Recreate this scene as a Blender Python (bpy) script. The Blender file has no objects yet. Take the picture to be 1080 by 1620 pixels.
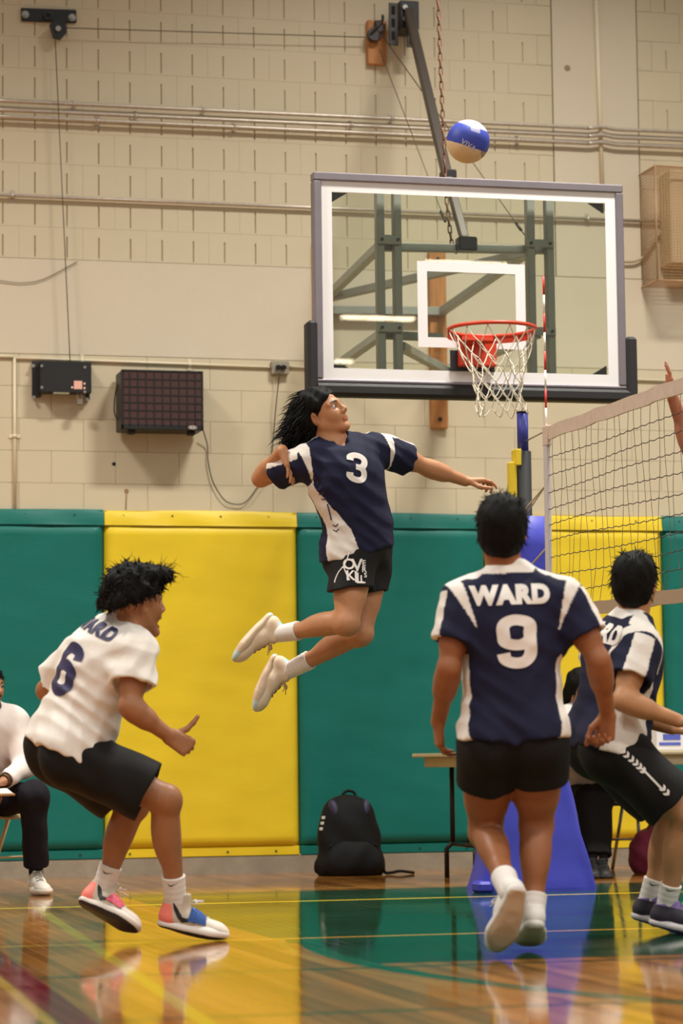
import bpy, bmesh, math, random
import numpy as np
from mathutils import Vector, Matrix
from mathutils.bvhtree import BVHTree

random.seed(7); np.random.seed(7)
S = bpy.context.scene
COL = S.collection
V = lambda *a: np.array(a, dtype=float)

# ------------------------------------------------------------------ camera
F, YAW, PIT, ROL, WALL_Y, CAM_H = 4250.0, 0.249712, 0.092167, 0.0118057, 16.664, 0.70229
FW = V(math.sin(YAW)*math.cos(PIT), math.cos(YAW)*math.cos(PIT), math.sin(PIT))
_r = V(math.cos(YAW), -math.sin(YAW), 0); _u = np.cross(_r, FW)
RT = _r*math.cos(ROL) - _u*math.sin(ROL)
UP = _u*math.cos(ROL) + _r*math.sin(ROL)
CAM = V(0, 0, CAM_H)
def ray(u, v): return FW*F + RT*(u-540) - UP*(v-810)
def at_depth(u, v, d): return CAM + ray(u, v)*(d/F)
def at_y(u, v, y): r = ray(u, v); return CAM + r*(y/r[1])
def at_x(u, v, x): r = ray(u, v); return CAM + r*(x/r[0])
def on_floor(u, v, z=0): r = ray(u, v); return CAM + r*((z-CAM_H)/r[2])
def cv(r, u, a): w = RT*r + UP*u + FW*a; return w/np.linalg.norm(w)
def nrm(w): w = np.asarray(w, float); return w/max(1e-9, np.linalg.norm(w))

cd = bpy.data.cameras.new('camera'); co = bpy.data.objects.new('camera', cd); COL.objects.link(co)
cd.sensor_fit = 'VERTICAL'; cd.sensor_height = 36; cd.sensor_width = 24; cd.lens = F/1620*36
cd.clip_end = 200
m = Matrix.Identity(4)
for i in range(3):
    m[i][0], m[i][1], m[i][2], m[i][3] = RT[i], UP[i], -FW[i], CAM[i]
co.matrix_world = m
cd.dof.use_dof = True; cd.dof.focus_distance = 12.9; cd.dof.aperture_fstop = 2.8
S.camera = co

# ------------------------------------------------------------------ light
S.view_settings.view_transform = 'Standard'; S.view_settings.look = 'None'
S.view_settings.gamma = 1; S.view_settings.use_curve_mapping = False
S.view_settings.exposure = 0.0
W = bpy.data.worlds.new('gym_air'); S.world = W; W.use_nodes = True
W.node_tree.nodes['Background'].inputs[0].default_value = (1.0, 0.965, 0.875, 1)
W.node_tree.nodes['Background'].inputs[1].default_value = 0.335
def area(name, loc, size, power, target, col=(1, .97, .885)):
    l = bpy.data.lights.new(name, 'AREA'); l.shape = 'RECTANGLE'; l.size, l.size_y = size
    l.energy = power; l.color = col; l.spread = math.radians(152)
    o = bpy.data.objects.new(name, l); COL.objects.link(o); o.location = loc
    o.rotation_euler = (Vector(target)-Vector(loc)).to_track_quat('-Z', 'Y').to_euler()
    return o
for y, power, spread in ((12.6, 350, 125), (4.85, 220, 150), (-.2, 220, 150)):     # rows of hooded lamps under the ceiling
    for x in (-1.4, 5.25, 11.9):
        area('high_bay_light', (x, y, 8.1), (1.4, .5), power, (x, y, 0)).data.spread = math.radians(spread)

# ------------------------------------------------------------------ materials
MATS = {}
def srgb(*c):
    c = [x/255 for x in c]
    return tuple(x/12.92 if x <= .04045 else ((x+.055)/1.055)**2.4 for x in c) + (1,)
def mat(name, col=(200, 200, 200), rough=.6, metal=0, noise=0, nscale=20, bump=0, bscale=60, attr=None,
        emit=None, estr=0, spec=.5, sheen=0, sss=0, randtint=0, stretch=None):
    if name in MATS: return MATS[name]
    M = bpy.data.materials.new(name); M.use_nodes = True; nt = M.node_tree
    b = nt.nodes['Principled BSDF']; N, L = nt.nodes, nt.links
    b.inputs['Roughness'].default_value = rough; b.inputs['Metallic'].default_value = metal
    b.inputs['Specular IOR Level'].default_value = spec
    if sheen: b.inputs['Sheen Weight'].default_value = sheen; b.inputs['Sheen Roughness'].default_value = .5
    base = srgb(*col)
    b.inputs['Base Color'].default_value = base
    if sss:
        b.inputs['Subsurface Weight'].default_value = sss
        b.inputs['Subsurface Radius'].default_value = (.012, .005, .003); b.inputs['Subsurface Scale'].default_value = 1
    src = None
    if attr:
        a = N.new('ShaderNodeAttribute'); a.attribute_name = attr; src = a.outputs['Color']
    tc = N.new('ShaderNodeTexCoord'); co_ = tc.outputs['Object']
    if stretch:
        mp = N.new('ShaderNodeMapping'); mp.inputs['Scale'].default_value = stretch
        L.new(co_, mp.inputs['Vector']); co_ = mp.outputs['Vector']
    if noise:
        n = N.new('ShaderNodeTexNoise'); n.inputs['Scale'].default_value = nscale; n.inputs['Detail'].default_value = 5
        L.new(co_, n.inputs['Vector'])
        mr = N.new('ShaderNodeMapRange'); mr.inputs[1].default_value = .3; mr.inputs[2].default_value = .7
        mr.inputs[3].default_value = 1-noise; mr.inputs[4].default_value = 1+noise
        L.new(n.outputs['Fac'], mr.inputs[0])
        mx = N.new('ShaderNodeMix'); mx.data_type = 'RGBA'; mx.blend_type = 'MULTIPLY'; mx.inputs['Factor'].default_value = 1
        if src: L.new(src, mx.inputs['A'])
        else: mx.inputs['A'].default_value = base
        L.new(mr.outputs[0], mx.inputs['B']); src = mx.outputs['Result']
    if randtint:
        oi = N.new('ShaderNodeObjectInfo'); mr = N.new('ShaderNodeMapRange')
        mr.inputs[3].default_value = 1-randtint; mr.inputs[4].default_value = 1+randtint
        L.new(oi.outputs['Random'], mr.inputs[0])
        mx = N.new('ShaderNodeMix'); mx.data_type = 'RGBA'; mx.blend_type = 'MULTIPLY'; mx.inputs['Factor'].default_value = 1
        if src: L.new(src, mx.inputs['A'])
        else: mx.inputs['A'].default_value = base
        L.new(mr.outputs[0], mx.inputs['B']); src = mx.outputs['Result']
    if src: L.new(src, b.inputs['Base Color'])
    if bump:
        n = N.new('ShaderNodeTexNoise'); n.inputs['Scale'].default_value = bscale; n.inputs['Detail'].default_value = 4
        L.new(co_, n.inputs['Vector'])
        bp = N.new('ShaderNodeBump'); bp.inputs['Strength'].default_value = bump; bp.inputs['Distance'].default_value = .01
        L.new(n.outputs['Fac'], bp.inputs['Height']); L.new(bp.outputs[0], b.inputs['Normal'])
    if emit:
        b.inputs['Emission Color'].default_value = srgb(*emit); b.inputs['Emission Strength'].default_value = estr
    MATS[name] = M
    return M

# ------------------------------------------------------------------ object helpers
def tag(o, label=None, cat=None, group=None, kind=None):
    if label: o['label'] = label
    if cat: o['category'] = cat
    if group: o['group'] = group
    if kind: o['kind'] = kind
    return o
def thing(name, label, cat, loc, group=None):
    o = bpy.data.objects.new(name, None); COL.objects.link(o); o.location = Vector(loc)
    o.empty_display_size = .1
    return tag(o, label, cat, group)
def put(name, me, material=None, parent=None):
    o = bpy.data.objects.new(name, me); COL.objects.link(o)
    if material and not me.materials: me.materials.append(material)
    if parent is not None: adopt(o, parent)
    return o
def world_loc(o):
    w = Vector(o.location)
    while o.parent is not None:
        w = w + o.matrix_parent_inverse.translation; o = o.parent; w = w + Vector(o.location)
    return w
def adopt(o, parent):          # keep the child where it stands
    o.parent = parent
    o.matrix_parent_inverse = Matrix.Translation(-world_loc(parent)) if True else None
def fast_mesh(name, v, q, smooth=True):
    me = bpy.data.meshes.new(name); v = np.asarray(v, np.float32); q = np.asarray(q, np.int32)
    me.vertices.add(len(v)); me.vertices.foreach_set('co', v.ravel())
    n = q.shape[1]
    me.loops.add(q.size); me.loops.foreach_set('vertex_index', q.ravel())
    me.polygons.add(len(q)); me.polygons.foreach_set('loop_start', np.arange(0, q.size, n, dtype=np.int32))
    me.polygons.foreach_set('loop_total', np.full(len(q), n, np.int32))
    me.polygons.foreach_set('use_smooth', np.full(len(q), smooth))
    me.update(calc_edges=True)
    return me
def set_col(me, col):
    a = me.color_attributes.new('Col', 'FLOAT_COLOR', 'POINT')
    c = np.ones((len(me.vertices), 4), np.float32); c[:, :3] = np.asarray(col)[:, :3]
    a.data.foreach_set('color', c.ravel())

class MB:
    """collects simple shapes into one mesh"""
    def __init__(s): s.v = []; s.f = []; s.sm = []
    def add(s, vs, fs, smooth=False):
        o = len(s.v); s.v += [tuple(map(float, p)) for p in vs]
        s.f += [tuple(i+o for i in f) for f in fs]; s.sm += [smooth]*len(fs); return s
    def box(s, lo, hi, bev=0, axes=None, org=None):
        lo, hi2 = np.minimum(lo, hi).astype(float), np.maximum(lo, hi).astype(float)
        b = min(bev, *(0.45*(hi2-lo))) if bev else 0
        if not b:
            vs = [V(x, y, z) for x in (lo[0], hi2[0]) for y in (lo[1], hi2[1]) for z in (lo[2], hi2[2])]
            fs = [(0,1,3,2),(4,6,7,5),(0,4,5,1),(2,3,7,6),(0,2,6,4),(1,5,7,3)]
        else:
            vs = []; idx = {}
            for xi in (0,1):
                for yi in (0,1):
                    for zi in (0,1):
                        c = V((lo,hi2)[xi][0], (lo,hi2)[yi][1], (lo,hi2)[zi][2]); sg = V(1-2*xi, 1-2*yi, 1-2*zi)
                        for a in range(3):
                            p = c + sg*b; p[a] = c[a]; idx[xi,yi,zi,a] = len(vs); vs.append(p)
            fs = []
            for a in range(3):
                o1, o2 = [(1,2),(2,0),(0,1)][a]
                for e in (0,1):
                    k = []
                    for (i,j) in ((0,0),(1,0),(1,1),(0,1)):
                        t = [0,0,0]; t[a] = e; t[o1] = i; t[o2] = j; k.append(idx[t[0],t[1],t[2],a])
                    fs.append(tuple(k) if e else tuple(k[::-1]))
            for a in range(3):
                o1, o2 = [(1,2),(2,0),(0,1)][a]
                for i in (0,1):
                    for j in (0,1):
                        t0 = [0,0,0]; t0[o1] = i; t0[o2] = j; t1 = list(t0); t1[a] = 1
                        q = (idx[(*t0,o1)], idx[(*t1,o1)], idx[(*t1,o2)], idx[(*t0,o2)])
                        fs.append(q if (i == j) else q[::-1])
            for xi in (0,1):
                for yi in (0,1):
                    for zi in (0,1):
                        q = tuple(idx[xi,yi,zi,a] for a in range(3))
                        fs.append(q if (xi+yi+zi) % 2 else q[::-1])
        if axes is not None:
            A = np.array(axes); vs = [np.asarray(org)+p@A for p in vs]
        return s.add(vs, fs)
    def bar(s, a, b, w, h, upv=(0,0,1), bev=0):
        a, b = np.asarray(a,float), np.asarray(b,float); x = nrm(b-a)
        y = nrm(np.cross(upv, x)) if np.linalg.norm(np.cross(upv, x)) > 1e-4 else nrm(np.cross((0,1,0), x))
        z = np.cross(x, y)
        return s.box((0,-w/2,-h/2), (np.linalg.norm(b-a), w/2, h/2), bev, (x,y,z), a)
    def tube(s, pts, r, n=8, cap=True, closed=False):
        P = np.array(pts, float); k = len(P); R = np.full(k, r) if np.isscalar(r) else np.array(r, float)
        T = np.zeros_like(P)
        if closed:
            T = np.roll(P,-1,0)-np.roll(P,1,0)
        else:
            T[1:-1] = P[2:]-P[:-2]; T[0] = P[1]-P[0]; T[-1] = P[-1]-P[-2]
        T /= np.maximum(np.linalg.norm(T, axis=1, keepdims=True), 1e-9)
        ref = V(0,0,1) if abs(T[0][2]) < .9 else V(1,0,0)
        nn = nrm(np.cross(T[0], ref)); vs = []
        for i in range(k):
            nn = nn - T[i]*np.dot(nn, T[i]); nn = nrm(nn); bb = np.cross(T[i], nn)
            for j in range(n):
                a = 2*math.pi*j/n; vs.append(P[i]+R[i]*(nn*math.cos(a)+bb*math.sin(a)))
        fs = []
        for i in range(k if closed else k-1):
            i2 = (i+1) % k
            for j in range(n):
                j2 = (j+1) % n; fs.append((i*n+j, i*n+j2, i2*n+j2, i2*n+j))
        s.add(vs, fs, True)
        if cap and not closed:
            o = len(s.v)-len(vs)
            s.f += [tuple(o+j for j in range(n))[::-1], tuple(o+(k-1)*n+j for j in range(n))]; s.sm += [False]*2
        return s
    def cyl(s, a, b, r, n=16, r2=None): return s.tube([a, b], [r, r if r2 is None else r2], n)
    def ball(s, c, r, n=12, mth=8, axes=None):
        c = np.asarray(c,float); r = np.array([r]*3 if np.isscalar(r) else r, float); vs = [];
        A = np.eye(3) if axes is None else np.array(axes)
        for i in range(mth+1):
            t = math.pi*i/mth
            for j in range(n):
                a = 2*math.pi*j/n; vs.append(c+(r*V(math.sin(t)*math.cos(a), math.sin(t)*math.sin(a), math.cos(t)))@A)
        fs = [(i*n+j, (i+1)*n+j, (i+1)*n+(j+1)%n, i*n+(j+1)%n) for i in range(mth) for j in range(n)]
        return s.add(vs, fs, True)
    def poly(s, pts2, org, ex, ey, t):     # extruded polygon, t = thickness vector
        org, ex, ey, t = map(lambda q: np.asarray(q, float), (org, ex, ey, t)); n = len(pts2)
        a = [org+ex*p[0]+ey*p[1] for p in pts2]; b = [p+t for p in a]
        fs = [tuple(range(n))[::-1], tuple(range(n, 2*n))]+[(i,(i+1)%n,n+(i+1)%n,n+i) for i in range(n)]
        return s.add(a+b, fs)
    def build(s, name, material=None, parent=None):
        me = bpy.data.meshes.new(name); me.from_pydata(s.v, [], s.f)
        me.polygons.foreach_set('use_smooth', s.sm); me.update()
        bm = bmesh.new(); bm.from_mesh(me); bmesh.ops.recalc_face_normals(bm, faces=bm.faces); bm.to_mesh(me); bm.free()
        return put(name, me, material, parent)
def spline(pts, n=8):
    P = [np.asarray(p, float) for p in pts]; P = [2*P[0]-P[1]]+P+[2*P[-1]-P[-2]]; out = []
    for i in range(1, len(P)-2):
        for k in range(n):
            t = k/n; a, b, c, d = P[i-1:i+3]
            out.append(.5*((2*b)+(-a+c)*t+(2*a-5*b+4*c-d)*t*t+(-a+3*b-3*c+d)*t**3))
    return out+[P[-2]]
# ================================================================== the room
PX, PZ, MOD = 2.07384, 1.75014+CAM_H, .2032          # slot grid origin on the wall and the 8-inch module
M_wall = mat('cream_wall_paint', (208, 193, 164), .55, noise=.035, nscale=1.6, bump=.10, bscale=120)
M_beam = mat('cream_beam_paint', (212, 197, 174), .5, noise=.03, nscale=1.3, bump=.12, bscale=25)

def floor_material():
    M = bpy.data.materials.new('varnished_maple'); M.use_nodes = True; nt = M.node_tree; N, L = nt.nodes, nt.links
    b = N['Principled BSDF']; b.inputs['Roughness'].default_value = .07; b.inputs['IOR'].default_value = 1.5
    geo = N.new('ShaderNodeNewGeometry'); sep = N.new('ShaderNodeSeparateXYZ'); L.new(geo.outputs['Position'], sep.inputs[0])
    X, Y = sep.outputs[0], sep.outputs[1]
    def mth(op, a, b_=None, c=None):
        n = N.new('ShaderNodeMath'); n.operation = op
        for i, q in enumerate((a, b_, c)):
            if q is None: continue
            if isinstance(q, (int, float)): n.inputs[i].default_value = q
            else: L.new(q, n.inputs[i])
        return n.outputs[0]
    # grain, stretched along the boards
    mp = N.new('ShaderNodeMapping'); mp.inputs['Scale'].default_value = (40, 1.2, 1); L.new(geo.outputs['Position'], mp.inputs[0])
    oi = N.new('ShaderNodeObjectInfo')
    n = N.new('ShaderNodeTexNoise'); n.inputs['Scale'].default_value = 1; n.inputs['Detail'].default_value = 6
    L.new(mp.outputs[0], n.inputs['Vector'])
    f1 = mth('ADD', mth('MULTIPLY', n.outputs['Fac'], .7), mth('MULTIPLY', oi.outputs['Random'], .5))
    cr = N.new('ShaderNodeValToRGB'); cr.color_ramp.elements[0].color = srgb(104, 62, 24); cr.color_ramp.elements[1].color = srgb(186, 124, 58)
    cr.color_ramp.elements[0].position = .15; cr.color_ramp.elements[1].position = .95
    L.new(f1, cr.inputs[0]); cur = cr.outputs[0]
    def paint(mask, col):
        nonlocal cur
        mx = N.new('ShaderNodeMix'); mx.data_type = 'RGBA'; L.new(mask, mx.inputs['Factor'])
        L.new(cur, mx.inputs['A']); mx.inputs['B'].default_value = srgb(*col); cur = mx.outputs['Result']
    def band(val, c, w): return mth('LESS_THAN', mth('ABSOLUTE', mth('SUBTRACT', val, c)), w/2)
    # big curved key: distance from its centre
    dx, dy = mth('SUBTRACT', X, 6.95), mth('SUBTRACT', Y, 9.35)
    dist = mth('SQRT', mth('ADD', mth('MULTIPLY', dx, dx), mth('MULTIPLY', dy, dy)))
    inside = mth('LESS_THAN', dist, 4.6)
    green = mth('MULTIPLY', mth('GREATER_THAN', Y, 9.08), mth('MULTIPLY', mth('GREATER_THAN', X, 2.38), mth('LESS_THAN', Y, 14.3)))
    paint(mth('MULTIPLY', green, mth('MAXIMUM', inside, mth('GREATER_THAN', Y, 10.2))), (20, 66, 42))
    near = mth('LESS_THAN', Y, 10.45); paint(mth('MULTIPLY', near, band(dist, 4.57, .085)), (30, 92, 66))
    paint(mth('MULTIPLY', near, band(dist, 4.68, .03)), (176, 128, 60))
    for c, w, col in ((13.26, .10, (222, 196, 60)), (10.5, .065, (196, 150, 56)), (8.92, .05, (40, 66, 44)), (7.38, .05, (46, 70, 44)), (14.55, .06, (190, 150, 80))):
        paint(band(Y, c, w), col)
    slant = mth('SUBTRACT', X, mth('MULTIPLY', Y, .0612))       # 1.77@12.47 -> 1.47@7.57
    paint(mth('MULTIPLY', band(slant, 1.007, .05), mth('LESS_THAN', Y, 13.26)), (176, 148, 48))
    slant2 = mth('SUBTRACT', X, mth('MULTIPLY', Y, .033))
    paint(band(slant2, .878, .10), (116, 20, 34)); paint(band(slant2, .80, .035), (176, 140, 56))
    L.new(cur, b.inputs['Base Color'])
    # slow unevenness of the varnish
    mp2 = N.new('ShaderNodeMapping'); mp2.inputs['Scale'].default_value = (9, 1.1, 1); L.new(geo.outputs['Position'], mp2.inputs[0])
    n2 = N.new('ShaderNodeTexNoise'); n2.inputs['Scale'].default_value = 1.0; n2.inputs['Detail'].default_value = 3; L.new(mp2.outputs[0], n2.inputs['Vector'])
    bp = N.new('ShaderNodeBump'); bp.inputs['Strength'].default_value = .10; bp.inputs['Distance'].default_value = .004
    L.new(n2.outputs['Fac'], bp.inputs['Height']); L.new(bp.outputs[0], b.inputs['Normal'])
    n3 = N.new('ShaderNodeTexNoise'); n3.inputs['Scale'].default_value = 2.2; n3.inputs['Detail'].default_value = 6; L.new(geo.outputs['Position'], n3.inputs['Vector'])
    mr = N.new('ShaderNodeMapRange'); mr.inputs[1].default_value = .35; mr.inputs[2].default_value = .75; mr.inputs[3].default_value = .05; mr.inputs[4].default_value = .13
    L.new(n3.outputs['Fac'], mr.inputs[0]); L.new(mr.outputs[0], b.inputs['Roughness'])
    return M
M_floor = floor_material()
fl = MB().box((-6, -4, -.08), (14, WALL_Y+.3, -.0025)).build('floor', M_floor); tag(fl, kind='structure')
pw = .0571
plank = MB()
c = .0007; y0, y1 = 5.6, WALL_Y-.012
plank.add([(c,y0,0),(pw-c,y0,0),(pw-c,y1,0),(c,y1,0),(.0002,y0,-c),(pw-.0002,y0,-c),(pw-.0002,y1,-c),(.0002,y1,-c),(.0002,y0,-.0025),(pw-.0002,y0,-.0025),(pw-.0002,y1,-.0025),(.0002,y1,-.0025)],
          [(0,1,2,3),(4,5,1,0),(5,6,2,1),(6,7,3,2),(7,4,0,3),(8,9,5,4),(9,10,6,5),(10,11,7,6),(11,8,4,7)])
p0 = plank.build('plank', M_floor, fl); pm = p0.data
for i in range(140):
    o = p0 if i == 0 else put('plank', pm, None, fl)
    o.location = (.42+i*pw, 0, 0); o.rotation_euler = (0, random.gauss(0, .0011), 0)

# ---- block wall: core behind the blocks, then every block as a piece
wall = MB().box((-6, WALL_Y+.0305, -.1), (14, WALL_Y+.35, 9.2)).build('wall_back', M_wall); tag(wall, kind='structure')
def block_mesh(slots, ch):
    w, h, d = 2*MOD, MOD, .031; g = .0004 if slots else .0007; mb = MB()
    xs = [g+ch, w-g-ch]; zs = [g+ch, h-g-ch]
    if slots:
        sw = .0044; xs = [g+ch, MOD/2-sw, MOD/2+sw, 1.5*MOD-sw, 1.5*MOD+sw, w-g-ch]; zs = [g+ch, .012, .146, h-g-ch]
    nx, nz = len(xs), len(zs)
    vs = [(x, 0, z) for z in zs for x in xs]; fs = []
    for j in range(nz-1):
        for i in range(nx-1):
            if slots and j == 1 and i in (1, 3):
                q = [j*nx+i, j*nx+i+1, (j+1)*nx+i+1, (j+1)*nx+i]; o = len(vs)
                vs += [(vs[k][0], .011, vs[k][2]) for k in q]
                fs += [(q[k], q[(k+1) % 4], o+(k+1) % 4, o+k) for k in range(4)]+[(o, o+1, o+2, o+3)]
            else: fs.append((j*nx+i, j*nx+i+1, (j+1)*nx+i+1, (j+1)*nx+i))
    o = len(vs)      # chamfer ring
    ring = [i for i in range(nx)]+[j*nx+nx-1 for j in range(1, nz)]+[(nz-1)*nx+i for i in range(nx-2, -1, -1)]+[j*nx for j in range(nz-2, 0, -1)]
    n = len(ring)
    def edge(k, dd, inset):
        x, _, z = vs[k]
        x = inset if x == xs[0] else (w-inset if x == xs[-1] else x); z = inset if z == zs[0] else (h-inset if z == zs[-1] else z)
        return (x, dd, z)
    r1 = [edge(k, ch, g) for k in ring]; r2 = [edge(k, d, g) for k in ring]
    vs += r1+r2
    fs += [(ring[i], o+i, o+(i+1) % n, ring[(i+1) % n]) for i in range(n)]
    fs += [(o+i, o+n+i, o+n+(i+1) % n, o+(i+1) % n) for i in range(n)]
    return mb.add(vs, fs)
bA = block_mesh(True, .0005).build('block', M_wall, wall); bB = block_mesh(False, .0015).build('block', M_wall, wall)
usedA = usedB = False
def place_block(me_ob, x, z):
    o = put('block', me_ob.data, None, wall); o.location = (x, WALL_Y, z); return o
for r in range(-1, 19):
    if 4 <= r <= 6: continue
    off = -.5 + (r % 2)
    for k in range(-2, 13):
        c0 = off+2*k
        if r >= 7 and c0+2 > 18.3 and c0 < 20.7: continue          # the plain pilaster stands here
        x = PX+c0*MOD; z = PZ+r*MOD
        place_block(bA if r >= 7 else bB, x, z)
for q in (bA, bB): bpy.data.objects.remove(q)
for i, (xa, xb) in enumerate(((1.2, 4.55), (4.553, 7.8))):
    b = MB().box((xa, WALL_Y-.001, PZ+4*MOD+.002), (xb, WALL_Y+.02, PZ+7*MOD-.002), .002).build('lintel_panel', M_beam, wall)
MB().box((PX+18.03*MOD, WALL_Y-.002, PZ+7*MOD+.001), (PX+20.97*MOD, WALL_Y+.02, PZ+19*MOD), .002).build('pilaster_panel', M_beam, wall)
for c0, r0 in ((17.0, 7), (17.5, 8), (21.0, 7)):  pass
# filler pieces next to the pilaster
for r in range(7, 19):
    off = -.5 + (r % 2)
    last = max(off+2*k+2 for k in range(-2, 13) if off+2*k+2 <= 18.3); first = min(off+2*k for k in range(-2, 13) if off+2*k >= 20.7)
    for a, b_ in ((last, 18.0), (21.0, first)):
        if b_-a > .05:
            MB().box((PX+a*MOD+.001, WALL_Y, PZ+r*MOD+.001), (PX+b_*MOD-.001, WALL_Y+.02, PZ+(r+1)*MOD-.001), .0012).build('block', M_wall, wall)
# marks in the wall
M_dark = mat('dark_hole', (18, 15, 13), .9)
def wall_pt(u, v, dy=0): return at_y(u, v, WALL_Y-dy)
h1 = wall_pt(180, 734); MB().cyl(h1+V(0, .004, 0), h1-V(0, .002, 0), .012, 14).build('drill_hole', M_dark, wall)
h2 = wall_pt(897, 108); MB().cyl(h2+V(0, .004, 0), h2-V(0, .003, 0), .022, 14).build('filled_hole', mat('patch', (150, 130, 100), .8), wall)
h3 = wall_pt(200, 777); MB().cyl(h3, h3-V(0, .004, 0), .014, 12).tube([h3-V(0, .003, 0), wall_pt(199, 806, .003)], .003, 5).build('capped_stub', mat('stub', (150, 112, 84), .7), wall)

# ---- concrete foot of the wall
bb = MB()
bb.box((-6, WALL_Y-.03, -.01), (14, WALL_Y+.01, .118), .004)
tag(bb.build('baseboard_back', mat('concrete_base', (150, 138, 120), .7, noise=.12, nscale=9, bump=.2, bscale=40)), kind='structure')

# ---- wall pads
M_green = mat('green_vinyl', (18, 108, 98), .42, spec=.3, noise=.05, nscale=3, bump=.10, bscale=14, stretch=(1, 1, 3))
M_yellow = mat('yellow_vinyl', (230, 198, 42), .42, spec=.3, noise=.04, nscale=3, bump=.10, bscale=14, stretch=(1, 1, 3))
M_screw = mat('pad_screw', (60, 55, 50), .5, .6)
def wall_pad(x0, x1, M, label, seed):
    rs = np.random.RandomState(seed); yb = WALL_Y-.008
    t = thing('wall_pad', label, 'wall pad', ((x0+x1)/2, yb, .1), 'padding panels along the block wall')
    zb, zt = .165, 2.198; nx, nz = 36, 56; th = .034
    vs = []; fs = []
    ph = rs.rand(8)*6.3
    for j in range(nz+1):
        for i in range(nx+1):
            a, b = i/nx, j/nz; x = x0+.003+(x1-x0-.006)*a; z = zb+(zt-zb)*b
            e = min(a, 1-a)*(x1-x0); ez = min(b, 1-b)*(zt-zb)
            f = (1-math.exp(-e/.005))*(1-math.exp(-ez/.006))
            w = .0010*math.sin(7*z+3*x+ph[0])+.0006*math.sin(17*z-5*x+ph[1])+.0005*math.sin(31*z+8*x+ph[2])
            w += .005*math.exp(-(1-b)*(zt-zb)/.10)*math.sin(11*x+ph[3])       # creases under the top seam
            vs.append((x, yb-.006-(th+w)*f, z))
    for j in range(nz):
        for i in range(nx):
            k = j*(nx+1)+i; fs.append((k, k+1, k+nx+2, k+nx+1))
    mb = MB(); mb.add(vs, fs, True)
    o = len(vs)
    rim = [i for i in range(nx+1)]+[j*(nx+1)+nx for j in range(1, nz+1)]+[nz*(nx+1)+i for i in range(nx-1, -1, -1)]+[j*(nx+1) for j in range(nz-1, 0, -1)]
    mb.add([(vs[k][0], yb, vs[k][2]) for k in rim], [])
    n = len(rim); mb.f += [(rim[i], o+i, o+(i+1) % n, rim[(i+1) % n]) for i in range(n)]; mb.sm += [False]*n
    mb.build('cushion', M, t)
    # top and bottom nailing strips with their screws
    top = MB(); vs = []; fs = []; k = 30
    for j, z in enumerate((2.188, 2.21, 2.262, 2.284)):
        for i in range(k+1):
            x = x0+.002+(x1-x0-.004)*i/k; d = (.041, .036, .030, .016)[j]+.003*math.sin(13*x+j+ph[4])
            vs.append((x, yb-d, z+(.004*math.sin(4*x+ph[5]) if j == 3 else 0)))
    for j in range(3):
        for i in range(k): q = j*(k+1)+i; fs.append((q, q+1, q+k+2, q+k+1))
    top.add(vs, fs, True); o = len(top.v)
    top.add([(x0+.002, yb, 2.188), (x1-.002, yb, 2.188), (x1-.002, yb, 2.284), (x0+.002, yb, 2.284)], [])
    top.f += [(3*(k+1)+k, 3*(k+1), o+3, o+2)]; top.sm += [False]
    a = top.build('top_flap', M, t)
    for i in range(4):
        x = x0+(x1-x0)*(i+.4)/4; MB().cyl((x, yb-.024, 2.25), (x, yb-.034, 2.25), .006, 8).build('screw', M_screw, a)
    b = MB().box((x0+.003, yb-.022, .104), (x1-.003, yb, .168), .004).build('bottom_strip', M, t)
    for i in range(4):
        x = x0+(x1-x0)*(i+.5)/4; MB().cyl((x, yb-.018, .138), (x, yb-.026, .138), .007, 8).build('screw', M_screw, b)
    return t
E_ = [1.46, 2.704, 3.946, 5.203, 6.423, 7.665]
for i, lb in enumerate(('green vinyl wall pad at the left edge behind the seated man in white',
                        'yellow vinyl wall pad behind the crouching player in white',
                        'green vinyl wall pad behind the black backpack',
                        'yellow vinyl wall pad behind the volleyball net',
                        'green vinyl wall pad at the right edge beyond the net')):
    wall_pad(E_[i], E_[i+1], M_green if i % 2 == 0 else M_yellow, lb, i)

# ---- conduits on the wall
M_zinc = mat('galvanized_conduit', (196, 182, 168), .34, .45, noise=.1, nscale=30)
M_paintpipe = mat('painted_conduit', (226, 212, 184), .45)
def conduit(name, label, uv, r, dy, M, straps=(), rise=None):
    pts = [wall_pt(u, v, dy) for u, v in uv]
    t = thing(name, label, 'conduit', pts[0]+V(0, dy, 0))
    MB().tube(spline(pts, 4) if len(pts) > 2 else pts, r, 10).build('pipe', M, t)
    for (u, v) in straps:
        q = wall_pt(u, v, dy); s = MB(); d = nrm(pts[-1]-pts[0])
        s.tube([q-d*.011, q+d*.011], r+.004, 12); zz = nrm(np.cross(d, (0, 1, 0)))
        s.box((-.011, -.001, -r-.028), (.011, .004, r+.028), .001, (d, V(0, 1, 0), zz), q+V(0, dy-.005, 0))
        s.build('strap', M, t)
    return t
def lin(p, q, u): return p[1]+(q[1]-p[1])*(u-p[0])/(q[0]-p[0])
for lb, a, b, hump, st in (('upper of three parallel metal conduits high on the wall', (-60, 156.5), (1130, 211.5), True, (118, 322, 620)),
                           ('middle of three parallel metal conduits high on the wall', (-60, 171), (1130, 224), True, (215, 556)),
                           ('lower of three parallel metal conduits high on the wall', (-60, 181.5), (1130, 235.5), True, (155, 372, 820))):
    uv = [a, (400, lin(a, b, 400)), (880, lin(a, b, 880)), (928, lin(a, b, 928)+.5), (952, lin(a, b, 952)-2.5), (976, lin(a, b, 976)+.5), (1030, lin(a, b, 1030)), b]
    conduit('conduit', lb, uv, .0125, .046, M_zinc, [(u, lin(a, b, u)) for u in st])
a, b = (-60, 306), (1060, 351.5)
conduit('conduit', 'single metal conduit running level behind the top of the backboard', [a, b], .0115, .03, M_zinc, [(u, lin(a, b, u)) for u in (20, 930)])
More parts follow.
